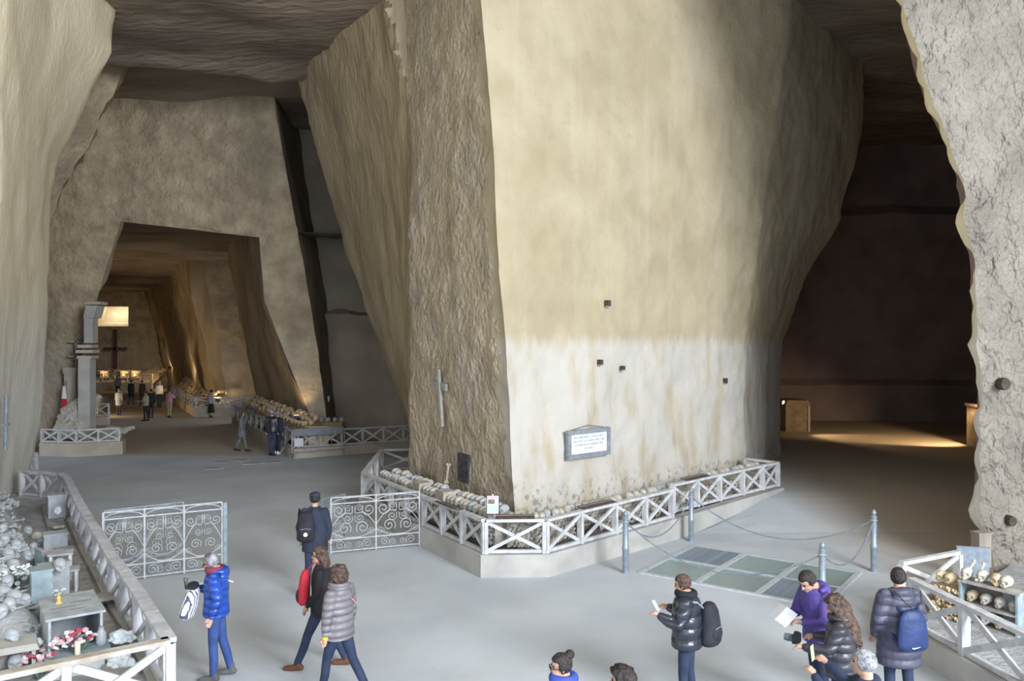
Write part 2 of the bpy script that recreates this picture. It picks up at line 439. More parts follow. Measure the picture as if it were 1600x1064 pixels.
# ---- cross wall with the trapezoid opening into the long nave
YL = 33.5
LOb, LOt = (-19.1, 0.0), (-16.3, 9.25)          # opening, left jamb base and top
jr = [(0, -7.75), (.9, -8.24), (3.87, -9.44), (6.1, -10.3), (8.75, -10.5)]
def jamb_l(z): return LOb[0] + (LOt[0] - LOb[0]) * z / 9.25
def jamb_r(z): return lerp_tab(jr, z)
def str_r(z): return lerp_tab([(0, -7.55), (5.7, -8.3), (13.4, -9.75), (15, -10.0)], z)
zz = [-.1, .9, 2.4, 3.87, 6.1, 8.9]
nave = []
sheet('wall_back', [[V((-25, YL - .3, z)), V((jamb_l(z) - 1.2, YL - .2, z)), V((jamb_l(z), YL + (.05 if z > 9 else 0), z))] for z in zz + [9.7]], .3, .14, .5, 'tuff_grey', None, 40, 4.0, label='cross wall left of the nave opening')
sheet('wall_back_lintel', [[V((-25, YL - .3, 8.9 + dz)), V((jamb_l(9.1) - 1.2, YL - .2, 8.9 + dz)), V((jamb_l(9.1), YL, (9.35 if dz == 0 else 8.9 + dz))), V((-13.2, YL, (9.0 if dz == 0 else 8.9 + dz))), V((jamb_r(8.9), YL, (8.68 if dz == 0 else 8.9 + dz))), V((str_r(8.9 + dz), YL, 8.9 + dz))] for dz in (0, 1.2, 2.8, 4.6, 6.4)],
      .3, .10, .5, 'tuff_grey', None, 40, 4.5, label='lintel wall above the nave opening')
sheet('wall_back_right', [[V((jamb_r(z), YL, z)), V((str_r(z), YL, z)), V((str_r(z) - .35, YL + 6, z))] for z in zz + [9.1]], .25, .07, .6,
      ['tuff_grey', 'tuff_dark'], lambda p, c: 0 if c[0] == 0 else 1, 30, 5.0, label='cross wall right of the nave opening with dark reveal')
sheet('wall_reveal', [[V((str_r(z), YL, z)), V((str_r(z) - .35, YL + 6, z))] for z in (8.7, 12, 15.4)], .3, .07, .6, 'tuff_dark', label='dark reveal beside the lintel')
# side chamber back wall with an undercut ledge
rows = [[V((str_r(z) - 1.2, YL + 2.9 + s, z)), V((-6.4, YL + 3.0 + s, z)), V((-4.0, YL + 2.6 + s, z)), V((0, YL + 2.5 + s, z)), V((3, YL + 2.4 + s, z))]
        for z, s in ((-.1, -.5), (2.2, -.3), (3.6, -.35), (4.9, 0), (5.55, .05), (5.75, .75), (6.1, .85), (9, 1.2), (12, 1.6), (15, 2))]
sheet('wall_chamber', rows, .25, .22, .6, 'tuff_chamber', None, 40, 6.0, label='back wall of the side chamber with a long ledge')

# ---- nave beyond
DIR = V((-15.1, 26.5, 0)).normalized()
def leanwall(name, base, leans, zs, mats='tuff_side', cell=.5, amp=.15, seed=0, matf=None, label=None, ang=35):
    rows = [[V((x - l * z, y, z)) for (x, y), l in zip(base, leans)] for z in zs]
    return sheet(name, rows, cell, amp, .5, mats, matf, ang, seed, label=label)
zs = (-.1, 2, 4.5, 7, 9.6)
rows = [[V((jamb_r(z), YL, z)), V((-10.2 - (.26 * z), 37.8, z)), V((-13.1 - .21 * z, 42.3, z)), V((-12.0 - .2 * z, 43.4, z)), V((-6, 44, z))] for z in (-.1, .9, 2.4, 3.87, 6.1, 9.6)]
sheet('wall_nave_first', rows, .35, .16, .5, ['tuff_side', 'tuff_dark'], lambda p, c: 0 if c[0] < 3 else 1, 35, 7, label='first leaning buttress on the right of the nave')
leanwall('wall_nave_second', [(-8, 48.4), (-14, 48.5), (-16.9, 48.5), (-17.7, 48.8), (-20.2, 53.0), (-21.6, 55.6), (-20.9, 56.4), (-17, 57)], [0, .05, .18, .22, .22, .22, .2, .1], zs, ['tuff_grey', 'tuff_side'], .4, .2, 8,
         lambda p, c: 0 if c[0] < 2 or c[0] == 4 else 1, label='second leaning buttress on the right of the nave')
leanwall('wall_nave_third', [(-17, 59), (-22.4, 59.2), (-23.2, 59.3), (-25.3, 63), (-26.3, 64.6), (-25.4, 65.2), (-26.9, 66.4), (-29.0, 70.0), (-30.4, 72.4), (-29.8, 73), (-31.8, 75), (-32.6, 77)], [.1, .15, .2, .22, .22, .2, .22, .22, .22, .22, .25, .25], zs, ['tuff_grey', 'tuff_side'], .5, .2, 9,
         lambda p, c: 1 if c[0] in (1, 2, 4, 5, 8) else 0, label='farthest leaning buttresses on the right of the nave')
leanwall('wall_nave_left', [(-19.1, 33.5), (-27, 44), (-35, 58), (-47, 77)], [-.303] * 4, zs, 'tuff_side', .6, .25, 10, label='left wall of the nave')
# far wall with the bright opening
YF = 76.0
wx0, wx1, wz0, wz1 = XA(150, YF), XA(200.5, YF), ZA(510, YF), ZA(479, YF)
xs_, zs_ = [-50, wx0, wx1, -26], [-.1, wz0, wz1, 11]
k = 0
for i in range(3):
    for j in range(3):
        if i == 1 and j == 1: continue
        k += 1
        sheet('wall_far', [[V((xs_[i], YF, zs_[j])), V((xs_[i + 1], YF, zs_[j]))], [V((xs_[i], YF, zs_[j + 1])), V((xs_[i + 1], YF, zs_[j + 1]))]], .6, .0, .5, 'tuff_grey', seed=11, label='far end wall of the nave')
m = MB()   # lit rock niche beyond the opening
m.add([V((wx0, YF, wz0)), V((wx1, YF, wz0)), V((wx1, YF, wz1)), V((wx0, YF, wz1)), V((wx0, YF + 1.6, wz0 + .45)), V((wx1, YF + 1.6, wz0 + .45)), V((wx1, YF + 3, wz1 + 1)), V((wx0, YF + 3, wz1 + 1))],
      [(0, 1, 5, 4), (4, 5, 6, 7), (0, 4, 7, 3), (1, 2, 6, 5), (3, 7, 6, 2)])
o = m.build('window_1', 'tuff_fresh'); tag(o, 'bright square opening high in the far wall', kind='structure')
l = area_light('window_daylight', ((wx0 + wx1) / 2, YF + 1.0, wz1 + .25), ((wx0 + wx1) / 2, YF + 2.2, wz0), 2.4, 1.0, 60, (1, .93, .75))
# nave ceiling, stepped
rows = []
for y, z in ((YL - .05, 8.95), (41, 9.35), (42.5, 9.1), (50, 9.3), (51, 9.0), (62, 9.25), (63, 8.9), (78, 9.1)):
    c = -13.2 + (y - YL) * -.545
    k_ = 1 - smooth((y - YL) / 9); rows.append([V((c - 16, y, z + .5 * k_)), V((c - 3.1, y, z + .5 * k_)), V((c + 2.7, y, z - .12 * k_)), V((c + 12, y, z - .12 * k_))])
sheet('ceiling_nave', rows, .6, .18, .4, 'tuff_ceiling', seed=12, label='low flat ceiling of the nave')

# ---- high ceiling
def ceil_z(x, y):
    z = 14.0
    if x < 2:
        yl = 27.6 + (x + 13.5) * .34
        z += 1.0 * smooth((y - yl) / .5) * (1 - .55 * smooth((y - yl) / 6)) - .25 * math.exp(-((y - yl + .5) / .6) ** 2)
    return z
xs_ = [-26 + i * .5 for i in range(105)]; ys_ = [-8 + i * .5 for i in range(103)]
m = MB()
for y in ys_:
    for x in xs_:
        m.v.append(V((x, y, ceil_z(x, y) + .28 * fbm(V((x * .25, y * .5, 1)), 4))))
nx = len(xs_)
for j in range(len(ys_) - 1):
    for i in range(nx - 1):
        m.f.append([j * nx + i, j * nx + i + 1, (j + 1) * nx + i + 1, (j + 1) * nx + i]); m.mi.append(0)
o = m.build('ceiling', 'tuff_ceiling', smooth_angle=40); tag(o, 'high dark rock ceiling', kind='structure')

# ---- right: near rock mass, dark hall
tabR = [(0, 8.95), (.35, 8.92), (1.2, 8.72), (2.4, 8.69), (3.6, 8.74), (6.07, 8.55), (7.5, 8.33), (9.04, 7.76), (10.7, 7.26), (12.6, 6.3), (14.6, 5.2)]  # top above the frame leans further in to throw more shadow on the pillar
def ptR(z): return V((lerp_tab(tabR, z), 15.0, z))
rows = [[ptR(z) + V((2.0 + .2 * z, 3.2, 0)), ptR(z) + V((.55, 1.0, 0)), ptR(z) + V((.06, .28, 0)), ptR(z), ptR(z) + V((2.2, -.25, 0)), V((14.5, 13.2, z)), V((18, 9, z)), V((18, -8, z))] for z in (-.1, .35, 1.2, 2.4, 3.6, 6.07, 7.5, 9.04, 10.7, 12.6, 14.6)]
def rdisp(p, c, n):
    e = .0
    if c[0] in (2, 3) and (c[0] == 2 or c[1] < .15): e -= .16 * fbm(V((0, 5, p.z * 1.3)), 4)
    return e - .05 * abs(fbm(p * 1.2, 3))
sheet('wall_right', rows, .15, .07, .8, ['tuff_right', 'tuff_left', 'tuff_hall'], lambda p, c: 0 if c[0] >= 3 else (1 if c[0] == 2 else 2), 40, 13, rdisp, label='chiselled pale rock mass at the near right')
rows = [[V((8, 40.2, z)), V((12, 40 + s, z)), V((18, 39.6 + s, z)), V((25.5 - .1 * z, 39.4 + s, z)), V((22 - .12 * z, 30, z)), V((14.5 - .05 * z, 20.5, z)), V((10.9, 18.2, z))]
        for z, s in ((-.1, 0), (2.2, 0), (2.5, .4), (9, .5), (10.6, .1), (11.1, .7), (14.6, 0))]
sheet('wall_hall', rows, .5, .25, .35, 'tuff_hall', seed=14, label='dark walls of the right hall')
# ================================================================== MATERIALS OF THINGS
mat('white_wood', (0.430, 0.439, 0.456), (0.568, 0.576, 0.585), 6, bump=.3, bscale=30, stretch=(1, 1, 1), rough=.7)
mat('worn_white', (0.39, 0.40, 0.43), (0.55, 0.56, 0.59), 5, bump=.5, bscale=22, rough=.85)
mat('grey_wood', (.27, .26, .25), (.42, .41, .39), 5, bump=.5, bscale=22, rough=.85)
mat('worn_wood', (0.357, 0.306, 0.246), (0.527, 0.510, 0.484), 4, bump=.4, bscale=25, rough=.8)
mat('dusty_wood', (0.290, 0.317, 0.343), (0.405, 0.431, 0.458), 5, bump=.5, bscale=20, rough=.9)
mat('old_wood', (.22, .19, .16), (.33, .29, .25), 6, bump=.5, bscale=18, stretch=(1, 1, .2), rough=.85)
mat('plaster', (0.353, 0.344, 0.328), (0.462, 0.454, 0.428), 1.6, bump=.3, bscale=18)
mat('plaster_far', (0.380, 0.342, 0.285), (0.475, 0.427, 0.361), 1.6, bump=.3, bscale=12)
mat('bone', (0.386, 0.361, 0.311), (0.521, 0.496, 0.437), 9, bump=.25, bscale=40, rough=.75)
mat('bone_ochre', (.40, .29, .15), (.60, .50, .36), 9, bump=.25, bscale=40, rough=.75)
mat('bone_dusty', (0.310, 0.335, 0.353), (0.447, 0.473, 0.490), 9, bump=.25, bscale=40, rough=.8)
mat('iron_grey', (.36, .38, .41), (.50, .52, .54), 12, rough=.55)
mat('iron_dark', (.06, .075, .09), (.12, .14, .16), 12, rough=.5)
mat('steel', (.20, .24, .29), (.30, .35, .40), 10, rough=.4, metal=.3)
mat('steel_pale', (.40, .44, .48), (.52, .56, .60), 10, rough=.5)
mat('galvanised', (.42, .43, .45), (.55, .56, .57), 14, rough=.4, metal=.6)
mat('rusty_board', (.06, .045, .045), (.11, .08, .08), 9, rough=.7)
mat('slate', (.035, .035, .04), (.09, .09, .095), 12, bump=.5, bscale=30)
mat('lead_frame', (.19, .215, .25), (.27, .30, .34), 9, rough=.6)
mat('white_print', (.68, .70, .76)); mat('grey_print', (.36, .38, .42)); mat('pink_print', (.72, .40, .50)); mat('cyan_print', (.48, .68, .70))
mat('photo_dark', (.05, .06, .05), (.30, .30, .24), 30); mat('black', (.012, .012, .014)); mat('white', (.78, .78, .78))
mat('hole_shade', (.05, .04, .03), (.08, .065, .05), 8)  # near-black colour painted for the shade inside the wall sockets
mat('red_cloth', (.45, .03, .05)); mat('green_cloth', (.05, .22, .10)); mat('white_cloth', (.7, .7, .7))
mat('petal_pink', (.55, .28, .32), (.66, .46, .50), 30); mat('petal_red', (.36, .07, .10)); mat('petal_white', (.62, .70, .74), (.75, .80, .82), 30); mat('leaf', (.07, .14, .09), (.22, .30, .26), 20)
mat('wax', (.68, .62, .50)); mat('gold', (.60, .42, .12), rough=.4); mat('stone_block', (.20, .15, .10), (.30, .23, .16), 3, bump=.5)
def glass_mat(name, col, alpha_rough=.02, mixf=.75):
    m = bpy.data.materials.new(name); m.use_nodes = True; nt = m.node_tree
    b = nt.nodes['Principled BSDF']; b.inputs['Base Color'].default_value = (*col, 1); b.inputs['Roughness'].default_value = .08
    t = nt.nodes.new('ShaderNodeBsdfTransparent'); t.inputs[0].default_value = (*col, 1)
    mx = nt.nodes.new('ShaderNodeMixShader'); mx.inputs[0].default_value = 1 - mixf
    nt.links.new(t.outputs[0], mx.inputs[1]); nt.links.new(b.outputs[0], mx.inputs[2]); nt.links.new(mx.outputs[0], nt.nodes['Material Output'].inputs[0])
    MATS[name] = m
glass_mat('floor_glass', (.72, .80, .79), mixf=.7)
glass_mat('clear_glass', (.8, .85, .88), mixf=.7)
def emit_mat(name, col, st):
    m = bpy.data.materials.new(name); m.use_nodes = True; b = m.node_tree.nodes['Principled BSDF']
    b.inputs['Base Color'].default_value = (*col, 1); b.inputs['Emission Color'].default_value = (*col, 1); b.inputs['Emission Strength'].default_value = st
    MATS[name] = m
emit_mat('lamp_face', (1, .78, .45), 8); emit_mat('flame', (1, .6, .2), 5); emit_mat('screen', (.35, .42, .2), 1.2)

# ================================================================== FENCES AND LOW WALLS
def fence(name, label, spans, hf=.62, wood='white_wood', group=None, pw=.07, post_d=.12, rail_w=.13, brace=.065, first=True, handrail=None):
    """spans: list of runs, each a list of post points (x, y, z of the fence foot)"""
    r = thing(name, label, 'fence', spans[0][0], 0, group)
    for run in spans:
        run = [V(p) for p in run]
        for i, p in enumerate(run):
            d = (run[min(i + 1, len(run) - 1)] - run[max(i - 1, 0)]); d.z = 0; d.normalize()
            MB().bar(p, p + V((0, 0, hf - .028)), post_d, pw, up=d).build('post', wood, r, world=True)
        for a, b in zip(run, run[1:]):
            n = (b - a); n.z = 0; n.normalize(); s = V((n.y, -n.x, 0)) * .02
            up = V((0, 0, 1))
            jg = .003 * (run.index(a) % 2); MB().bar(a + up * (hf + jg), b + up * (hf + jg), rail_w, .055).build('top_rail', handrail or wood, r, world=True)
            MB().bar(a + up * .04, b + up * .04, .07, .06).build('bottom_rail', wood, r, world=True)
            for sg, q0, q1 in ((1, .06, hf - .05), (-1, hf - .05, .06)):
                MB().bar(a + up * q0 + n * .03 + s * sg, b + up * q1 - n * .03 + s * sg, .035, brace).build('brace', wood, r, world=True)
    return r
def low_wall(name, label, pts, h, th=.24, material='plaster', zf=None, inward=None):
    """masonry kerb following pts; floor height under it from fz"""
    m = MB(); pts = [V(p) for p in pts]; k = len(pts)
    ns = []
    for i in range(k):
        dirs = []
        if i > 0: d = pts[i] - pts[i - 1]; dirs.append(V((d.y, -d.x, 0)).normalized())
        if i < k - 1: d = pts[i + 1] - pts[i]; dirs.append(V((d.y, -d.x, 0)).normalized())
        n = sum(dirs, V((0, 0, 0))).normalized(); n = n / max(.4, n.dot(dirs[0])); ns.append(n)
    root = pts[0].copy(); root.z = fz(root.x, root.y)
    vs = []
    for p, n in zip(pts, ns):
        top = p.z + h if h < 2 else p.z
        for sg in (-1, 1):
            q = p + n * sg * th / 2
            vs += [V((q.x, q.y, fz(q.x, q.y) - .05)), V((q.x, q.y, top))]
    fs = []
    for i in range(k - 1):
        a, b = i * 4, i * 4 + 4
        fs += [(a, b, b + 1, a + 1), (a + 2, a + 3, b + 3, b + 2), (a + 1, b + 1, b + 3, a + 3)]
    fs += [(0, 1, 3, 2), (4 * k - 4, 4 * k - 2, 4 * k - 1, 4 * k - 3)]
    m.add(vs, fs)
    o = m.build(name, material); tag(o, label, 'low wall')
    return o
def on_line(S, E, px):
    S, E = V(S), V(E); k = (px - CX) / F; d = E - S
    t = (k * S.y - S.x) / (d.x - k * d.y)
    return S + d * t
# central pillar surround
c0, c1 = G(757, 900), G(568, 803.5)
c2 = V((-4.0, 24.8, 0)); c3 = V((-2.6, 24.9, 0))
S0 = G(853, 899); E0 = V((6.98, 21.2, 0)); E1 = V((6.35, 21.9, 0))
PH = .42
def up(p, z): p = V(p); return V((p.x, p.y, z))
low_wall('low_wall', 'whitewashed low wall under the fence around the central pillar', [up(c3, PH), up(c2, PH), up(c1, PH), up(c0, PH), up(S0, PH), up(on_line(S0, E0, 1049), .46), up(E0, .54), up(E1, .56)], 0)
fence('cross_braced_fence', 'white fence along the rough face of the central pillar',
      [[up(on_line(c0, c1, x), PH) for x in (757, 723, 692, 662, 635, 611, 589, 568)],
       [up(c1.lerp(c2, t), PH) for t in (0, .33, .66, 1)], [up(c2, PH), up(c3, PH)]])
fence('cross_braced_fence', 'single white fence panel at the corner of the central pillar', [[up(c0.lerp(S0, .03), PH), up(S0.lerp(c0, .03), PH)]])
q = [on_line(S0, E0, x) for x in (853, 907, 961, 1008, 1049)]
fence('cross_braced_fence', 'white fence below the framed plaque', [[up(p, PH + .04 * i / 4) for i, p in enumerate(q)]])
q = [on_line(S0, E0, x) for x in (1051, 1089, 1124, 1160, 1191, 1215)]
fence('cross_braced_fence', 'raised white fence at the right end of the central pillar', [[up(p, .57 - .0 * i) for i, p in enumerate(q)], [up(E0, .57), up(E1, .57)]])
# dark notice boards lying on the rails
for k_, (pa, pb, z, lb) in enumerate(((on_line(c0, c1, 690), on_line(c0, c1, 722), 1.09, 'dark board on the fence rail facing the rough pillar face'),
                         (c0.lerp(S0, .18), c0.lerp(S0, .82), 1.09, 'dark board on the corner fence panel'),
                         (on_line(S0, E0, 911), on_line(S0, E0, 962), 1.10, 'dark board on the rail below the framed plaque'),
                         (on_line(S0, E0, 1072), on_line(S0, E0, 1108), 1.235, 'dark board on the raised fence behind the second bollard'))):
    m = MB(); a, b = up(pa, z), up(pb, z); n = (b - a).normalized(); s = V((-n.y, n.x, 0)) * .06
    if k_ == 0: s = -s
    m.bar(a + s, b + s, .2, .025, up=V((0, 0, 1)) - s * 3)
    r = thing('notice_board', lb, 'board', up((pa + pb) / 2, z))
    m.build('panel', 'rusty_board', r, world=True)
    MB().bar(a + s * 1.6 + V((0, 0, .012)), b + s * 1.6 + V((0, 0, .012)), .02, .03).build('edge_strip', 'old_wood', r, world=True)
# left foreground ossuary fence
lf = [(-3.84, 9.03), (-4.62, 10.2), (-5.38, 11.35), (-6.2, 12.5), (-7.0, 13.75), (-7.85, 15.0), (-8.7, 16.3), (-9.8, 18.0), (-10.8, 19.6)]
lf = [V((x, y, 0)) for x, y in lf]
def densify(pts, n):
    out = []
    for a, b in zip(pts, pts[1:]):
        out += [a.lerp(b, i / n) for i in range(n)]
    return out + [pts[-1]]
def resample(pts, n):
    ls = [0.0]
    for a, b in zip(pts, pts[1:]): ls.append(ls[-1] + (b - a).length)
    out = []
    for i in range(n + 1):
        d = ls[-1] * i / n
        for j in range(len(pts) - 1):
            if d <= ls[j + 1] + 1e-6: out.append(pts[j].lerp(pts[j + 1], (d - ls[j]) / (ls[j + 1] - ls[j]))); break
    return out
lback = [lf[-1], V((-11.3, 20.2, 0)), V((-12.0, 20.6, 0)), V((-12.7, 20.9, 0))]
lfront = [lf[0], V((-4.66, 8.42, 0)), V((-5.5, 7.78, 0)), V((-6.4, 7.1, 0))]
low_wall('low_wall', 'dusty kerb under the long fence at the left', [up(p, .40) for p in lback[::-1] + lf[-2::-1] + lfront[1:]], 0, .22)
fence('cross_braced_fence', 'long weathered fence beside the skulls at the left', [[up(p, .40) for p in resample(lf, 12)], [up(p, .40) for p in lback]], hf=.64, wood='worn_white', handrail='worn_white', rail_w=.16, post_d=.13)
fence('cross_braced_fence', 'chipped white fence corner in the left foreground', [[up(p, .40) for p in lfront]], hf=.64, pw=.09, brace=.085, handrail='worn_wood', rail_w=.14)
# right foreground fence
ra, rb, rc, rd = V((6.25, 12.55, 0)), V((8.5, 14.9, 0)), V((8.75, 15.3, 0)), V((6.25, 12.55, 0))
def gz(x, y, z): return G(x, y, z)
R1 = gz(1408, 880, 1.02); R2 = gz(1497, 863, 1.02); R3 = gz(1424, 905, 1.02); R4 = gz(1600, 990, 1.02)
Rr = [up(R3, .38), up(R3.lerp(R4, .52), .38), up(R3.lerp(R4, 1.05), .38), up(R3.lerp(R4, 1.6), .38)]
low_wall('low_wall', 'plain low wall under the fence at the right', [up(R2, .38), up(R1, .38), up(R3, .38)] + Rr[2:], 0, .22)
fence('cross_braced_fence', 'white fence in front of the skull shelf at the right', [Rr], hf=.64, pw=.08, brace=.08, rail_w=.12)
fence('cross_braced_fence', 'short white fence panel behind the skull shelf at the right', [[up(R1, .38), up(R2, .38)]], hf=.64, pw=.08, brace=.07, rail_w=.09)
# fences of the nave
a, b = G(465, 715), G(640, 703); bx_ = b + (b - a) * .5
low_wall('low_wall', 'stone kerb across the side chamber', [up(p, .36) for p in (G(365, 662), G(462, 716), b, bx_)], 0, .2, 'plaster_far')
fence('cross_braced_fence', 'white fence across the dark side chamber', [[up(a.lerp(bx_, i / 8), .36) for i in range(9)]])
p0, p1 = G(459, 715), G(366, 663)
fence('cross_braced_fence', 'white fence beside the couple along the nave', [[up(p0.lerp(p1, i / 11), .36) for i in range(12)]])
a, b = G(306, 651), G(406, 650)
low_wall('low_wall', 'pale kerb around the second nave buttress', [up(p, .5) for p in (G(262, 622), a, b, b + V((4, 0, 0)))], 0, .2, 'plaster_far')
fence('cross_braced_fence', 'white fence behind the woman in the dark skirt', [[up(a.lerp(b, i / 2.2), .5) for i in range(4)]], hf=.6)
p1 = G(262, 622)
fence('cross_braced_fence', 'white fence receding along the second nave buttress', [[up(a.lerp(p1, i / 12), .5) for i in range(13)]], hf=.6)
a, b = V((XA(140, 70), 70, 0)), V((XA(238, 70), 70, 0))
low_wall('low_wall', 'pale kerb below the far altar fence', [up(a, .75), up(b, .75)], 0, .25, 'plaster_far')
fence('cross_braced_fence', 'white fence before the far altar', [[up(a.lerp(b, i / 5), .75) for i in range(6)]], hf=.75)
# shrine at the left of the nave
sh = [V((XA(66, 30.9), 30.9, 0)), V((XA(120, 30.6), 30.6, 0)), V((XA(186, 31.3), 31.3, 0)), V((XA(190, 31.8), 31.8, 0)), V((XA(172, 34.5), 34.5, 0))]
low_wall('low_wall', 'mossy stone kerb below the roofless pilaster', [up(p, .50) for p in sh], 0, .3, 'plaster_far')
fence('cross_braced_fence', 'short white fence below the stone pilaster', [[up(sh[0], .5), up(sh[0].lerp(sh[1], .5), .5), up(sh[1], .5), up(sh[1].lerp(sh[2], .5), .5), up(sh[2], .5)]], hf=.5)
a, b = G(140, 664), G(170, 664)
low_wall('low_wall', 'small pale kerb behind the stone pilaster', [up(a, .45), up(b, .45)], 0, .25, 'plaster_far')
fence('cross_braced_fence', 'tiny white fence panel behind the stone pilaster', [[up(a, .45), up(b, .45)]], hf=.65)
a, b = V((XA(34, 25), 25, 0)), V((XA(57, 25), 25, 0))
fence('cross_braced_fence', 'white fence stub at the foot of the left wall', [[up(a, .25), up(b, .25)]], hf=.65)

# ================================================================== WROUGHT IRON GATES
def spiral(c, r0, r1, a0, turns, n=22):
    return [V((c[0] + (r0 + (r1 - r0) * i / n) * math.cos(a0 + turns * 2 * math.pi * i / n), 0, c[1] + (r0 + (r1 - r0) * i / n) * math.sin(a0 + turns * 2 * math.pi * i / n))) for i in range(n + 1)]
m = MB(); m.tube(spiral((0, 0), .08, .5, 0, 1.6, 26), .035, 5); VOL = m.mesh('volute', 'iron_grey', smooth_angle=60)
def gate(label, p0, p1, h, bays=2, post=True, frame='iron_grey', bottom=.06):
    p0, p1 = V(p0), V(p1); d = p1 - p0; Lg = d.length; rz = math.atan2(d.y, d.x)
    r = thing('iron_gate', label, 'gate', p0, rz)
    t = .03
    for z, nm in ((bottom, 'bottom_rail'), (bottom + .24, 'lock_rail'), (h - .13, 'upper_rail'), (h, 'top_rail')):
        MB().box((Lg / 2, 0, z), (Lg, t * .8, t * .8)).build(nm, frame, r)
    for i in range(bays + 1):
        MB().box((Lg * i / bays, 0, h / 2 + .01), (t, t, h - .02)).build('upright', frame, r)
    if post:
        MB().box((Lg + .05, 0, h / 2), (.07, .10, h)).build('hinge_post', 'steel', r)
    bw = Lg / bays; z0, z1 = bottom + .26, h - .15; hh = z1 - z0
    for i in range(bays):
        cx = bw * (i + .5)
        hk = MB()
        cps = [(0, 0), (.20 * bw, .02 * hh), (.50 * bw, .22 * hh), (.40 * bw, .50 * hh), (.22 * bw, .72 * hh), (.04 * bw, .72 * hh), (.03 * bw, .98 * hh)]
        pts_ = []
        for q in range(len(cps) - 1):
            g0, g1, g2, g3 = [V((cps[max(0, min(len(cps) - 1, q + e))][0], 0, cps[max(0, min(len(cps) - 1, q + e))][1])) for e in (-1, 0, 1, 2)]
            for u in (0, .2, .4, .6, .8): pts_.append(.5 * ((2 * g1) + (g2 - g0) * u + (2 * g0 - 5 * g1 + 4 * g2 - g3) * u * u + (3 * g1 - g0 - 3 * g2 + g3) * u ** 3))
        hk.tube(pts_, .009, 5); HK = hk.mesh('heart_scroll', 'iron_grey')
        for sg in (-1, 1):
            o = part('heart_scroll', HK, r, (cx, 0, z0)); o.scale = (sg, 1, 1)
            for vx, vz, vs, fl_ in ((.20, .28, .30, 1), (.13, .55, .22, -1), (.33, .80, .30, -1), (.40, .14, .18, 1), (.12, .86, .17, 1)):
                o = part('volute', VOL, r, (cx + sg * bw * vx, 0, z0 + hh * vz)); o.scale = (sg * bw * vs, bw * vs * 2, fl_ * bw * vs)
            o = part('volute', VOL, r, (cx + sg * bw * .30, 0, bottom + .12)); o.scale = (sg * .2, .4, .2)
            o = part('volute', VOL, r, (cx + sg * bw * .11, 0, bottom + .10)); o.scale = (-sg * .15, .3, .15)
        m = MB(); m.tube([V((cx + bw * .48 * math.cos(a_), 0, h - .13 + .11 * math.sin(a_))) for a_ in [math.pi * k / 14 for k in range(15)]], .01, 5)
        m.build('crest_arch', frame, r)
    return r
gate('open scrolled iron gate leaf beside the long fence at the left', G(161, 914), G(347, 890), 1.30, 3)
gate('scrolled iron gate leaf folded behind the one at the left', G(163, 906), G(286, 886.5), 1.27, 2, post=False, frame='steel')
gate('scrolled iron gate leaf closing against the central low wall', G(517, 867), G(655, 853.5), 1.17, 2, post=False)
gate('short iron gate leaf folded behind the man in the cap', G(503, 862), G(538, 852), 1.10, 1, post=False, frame='steel')

# ================================================================== BOLLARDS, CHAINS, GLASS FLOOR
BP = [G(977.5, 895.5), G(1080, 846), V((XA(1285, 12.9), 12.9, 0)), G(1365.5, 893)]
blab = ['dark bollard nearest the plaque side, left of the glass floor', 'dark bollard at the far corner of the glass floor', 'dark bollard behind the man in the purple jacket', 'dark bollard at the shaded right of the glass floor']
prof = [(.062, 0), (.062, .44), (.068, .45), (.068, .50), (.056, .52), (.052, 1.03), (.058, 1.035), (.058, 1.06), (.046, 1.07)]
b0 = None
for p, lb in zip(BP, blab):
    if b0 is None:
        b0 = thing('bollard', lb, 'bollard', p, 0, 'bollards around the glass floor')
        MB().lathe(prof, 14).build('shaft', 'steel', b0, 40)
        MB().lathe([(.03, 1.06), (.028, 1.085), (.046, 1.10), (.046, 1.13), (.03, 1.16), (.01, 1.185)], 12).build('finial', 'steel', b0, 40)
        MB().tube([V((.06 * math.cos(a), .06 * math.sin(a), .98)) for a in [i * math.pi / 6 for i in range(13)]], .012, 6).build('chain_ring', 'galvanised', b0)
    else:
        o = copy_tree(b0); o.location = p; o['label'] = lb
def chain(lb, a, b, z0, sag):
    a, b = up(a, z0), up(b, z0); n = 24
    r = tag(MB().tube([a.lerp(b, i / n) - V((0, 0, sag * 4 * (i / n) * (1 - i / n))) for i in range(n + 1)], .013, 5).build('chain', 'steel'), lb, 'chain', 'thin chains between the bollards')
    return r
chain('sagging chain along the fence side between two bollards', BP[0], BP[1], .98, .55)
chain('sagging chain across the glass from the left bollard', BP[0], BP[2], .98, .62)
chain('sagging chain along the far side of the glass floor', BP[1], BP[3], .98, .62)
chain('short sagging chain between the two right bollards', BP[2], BP[3], .98, .45)

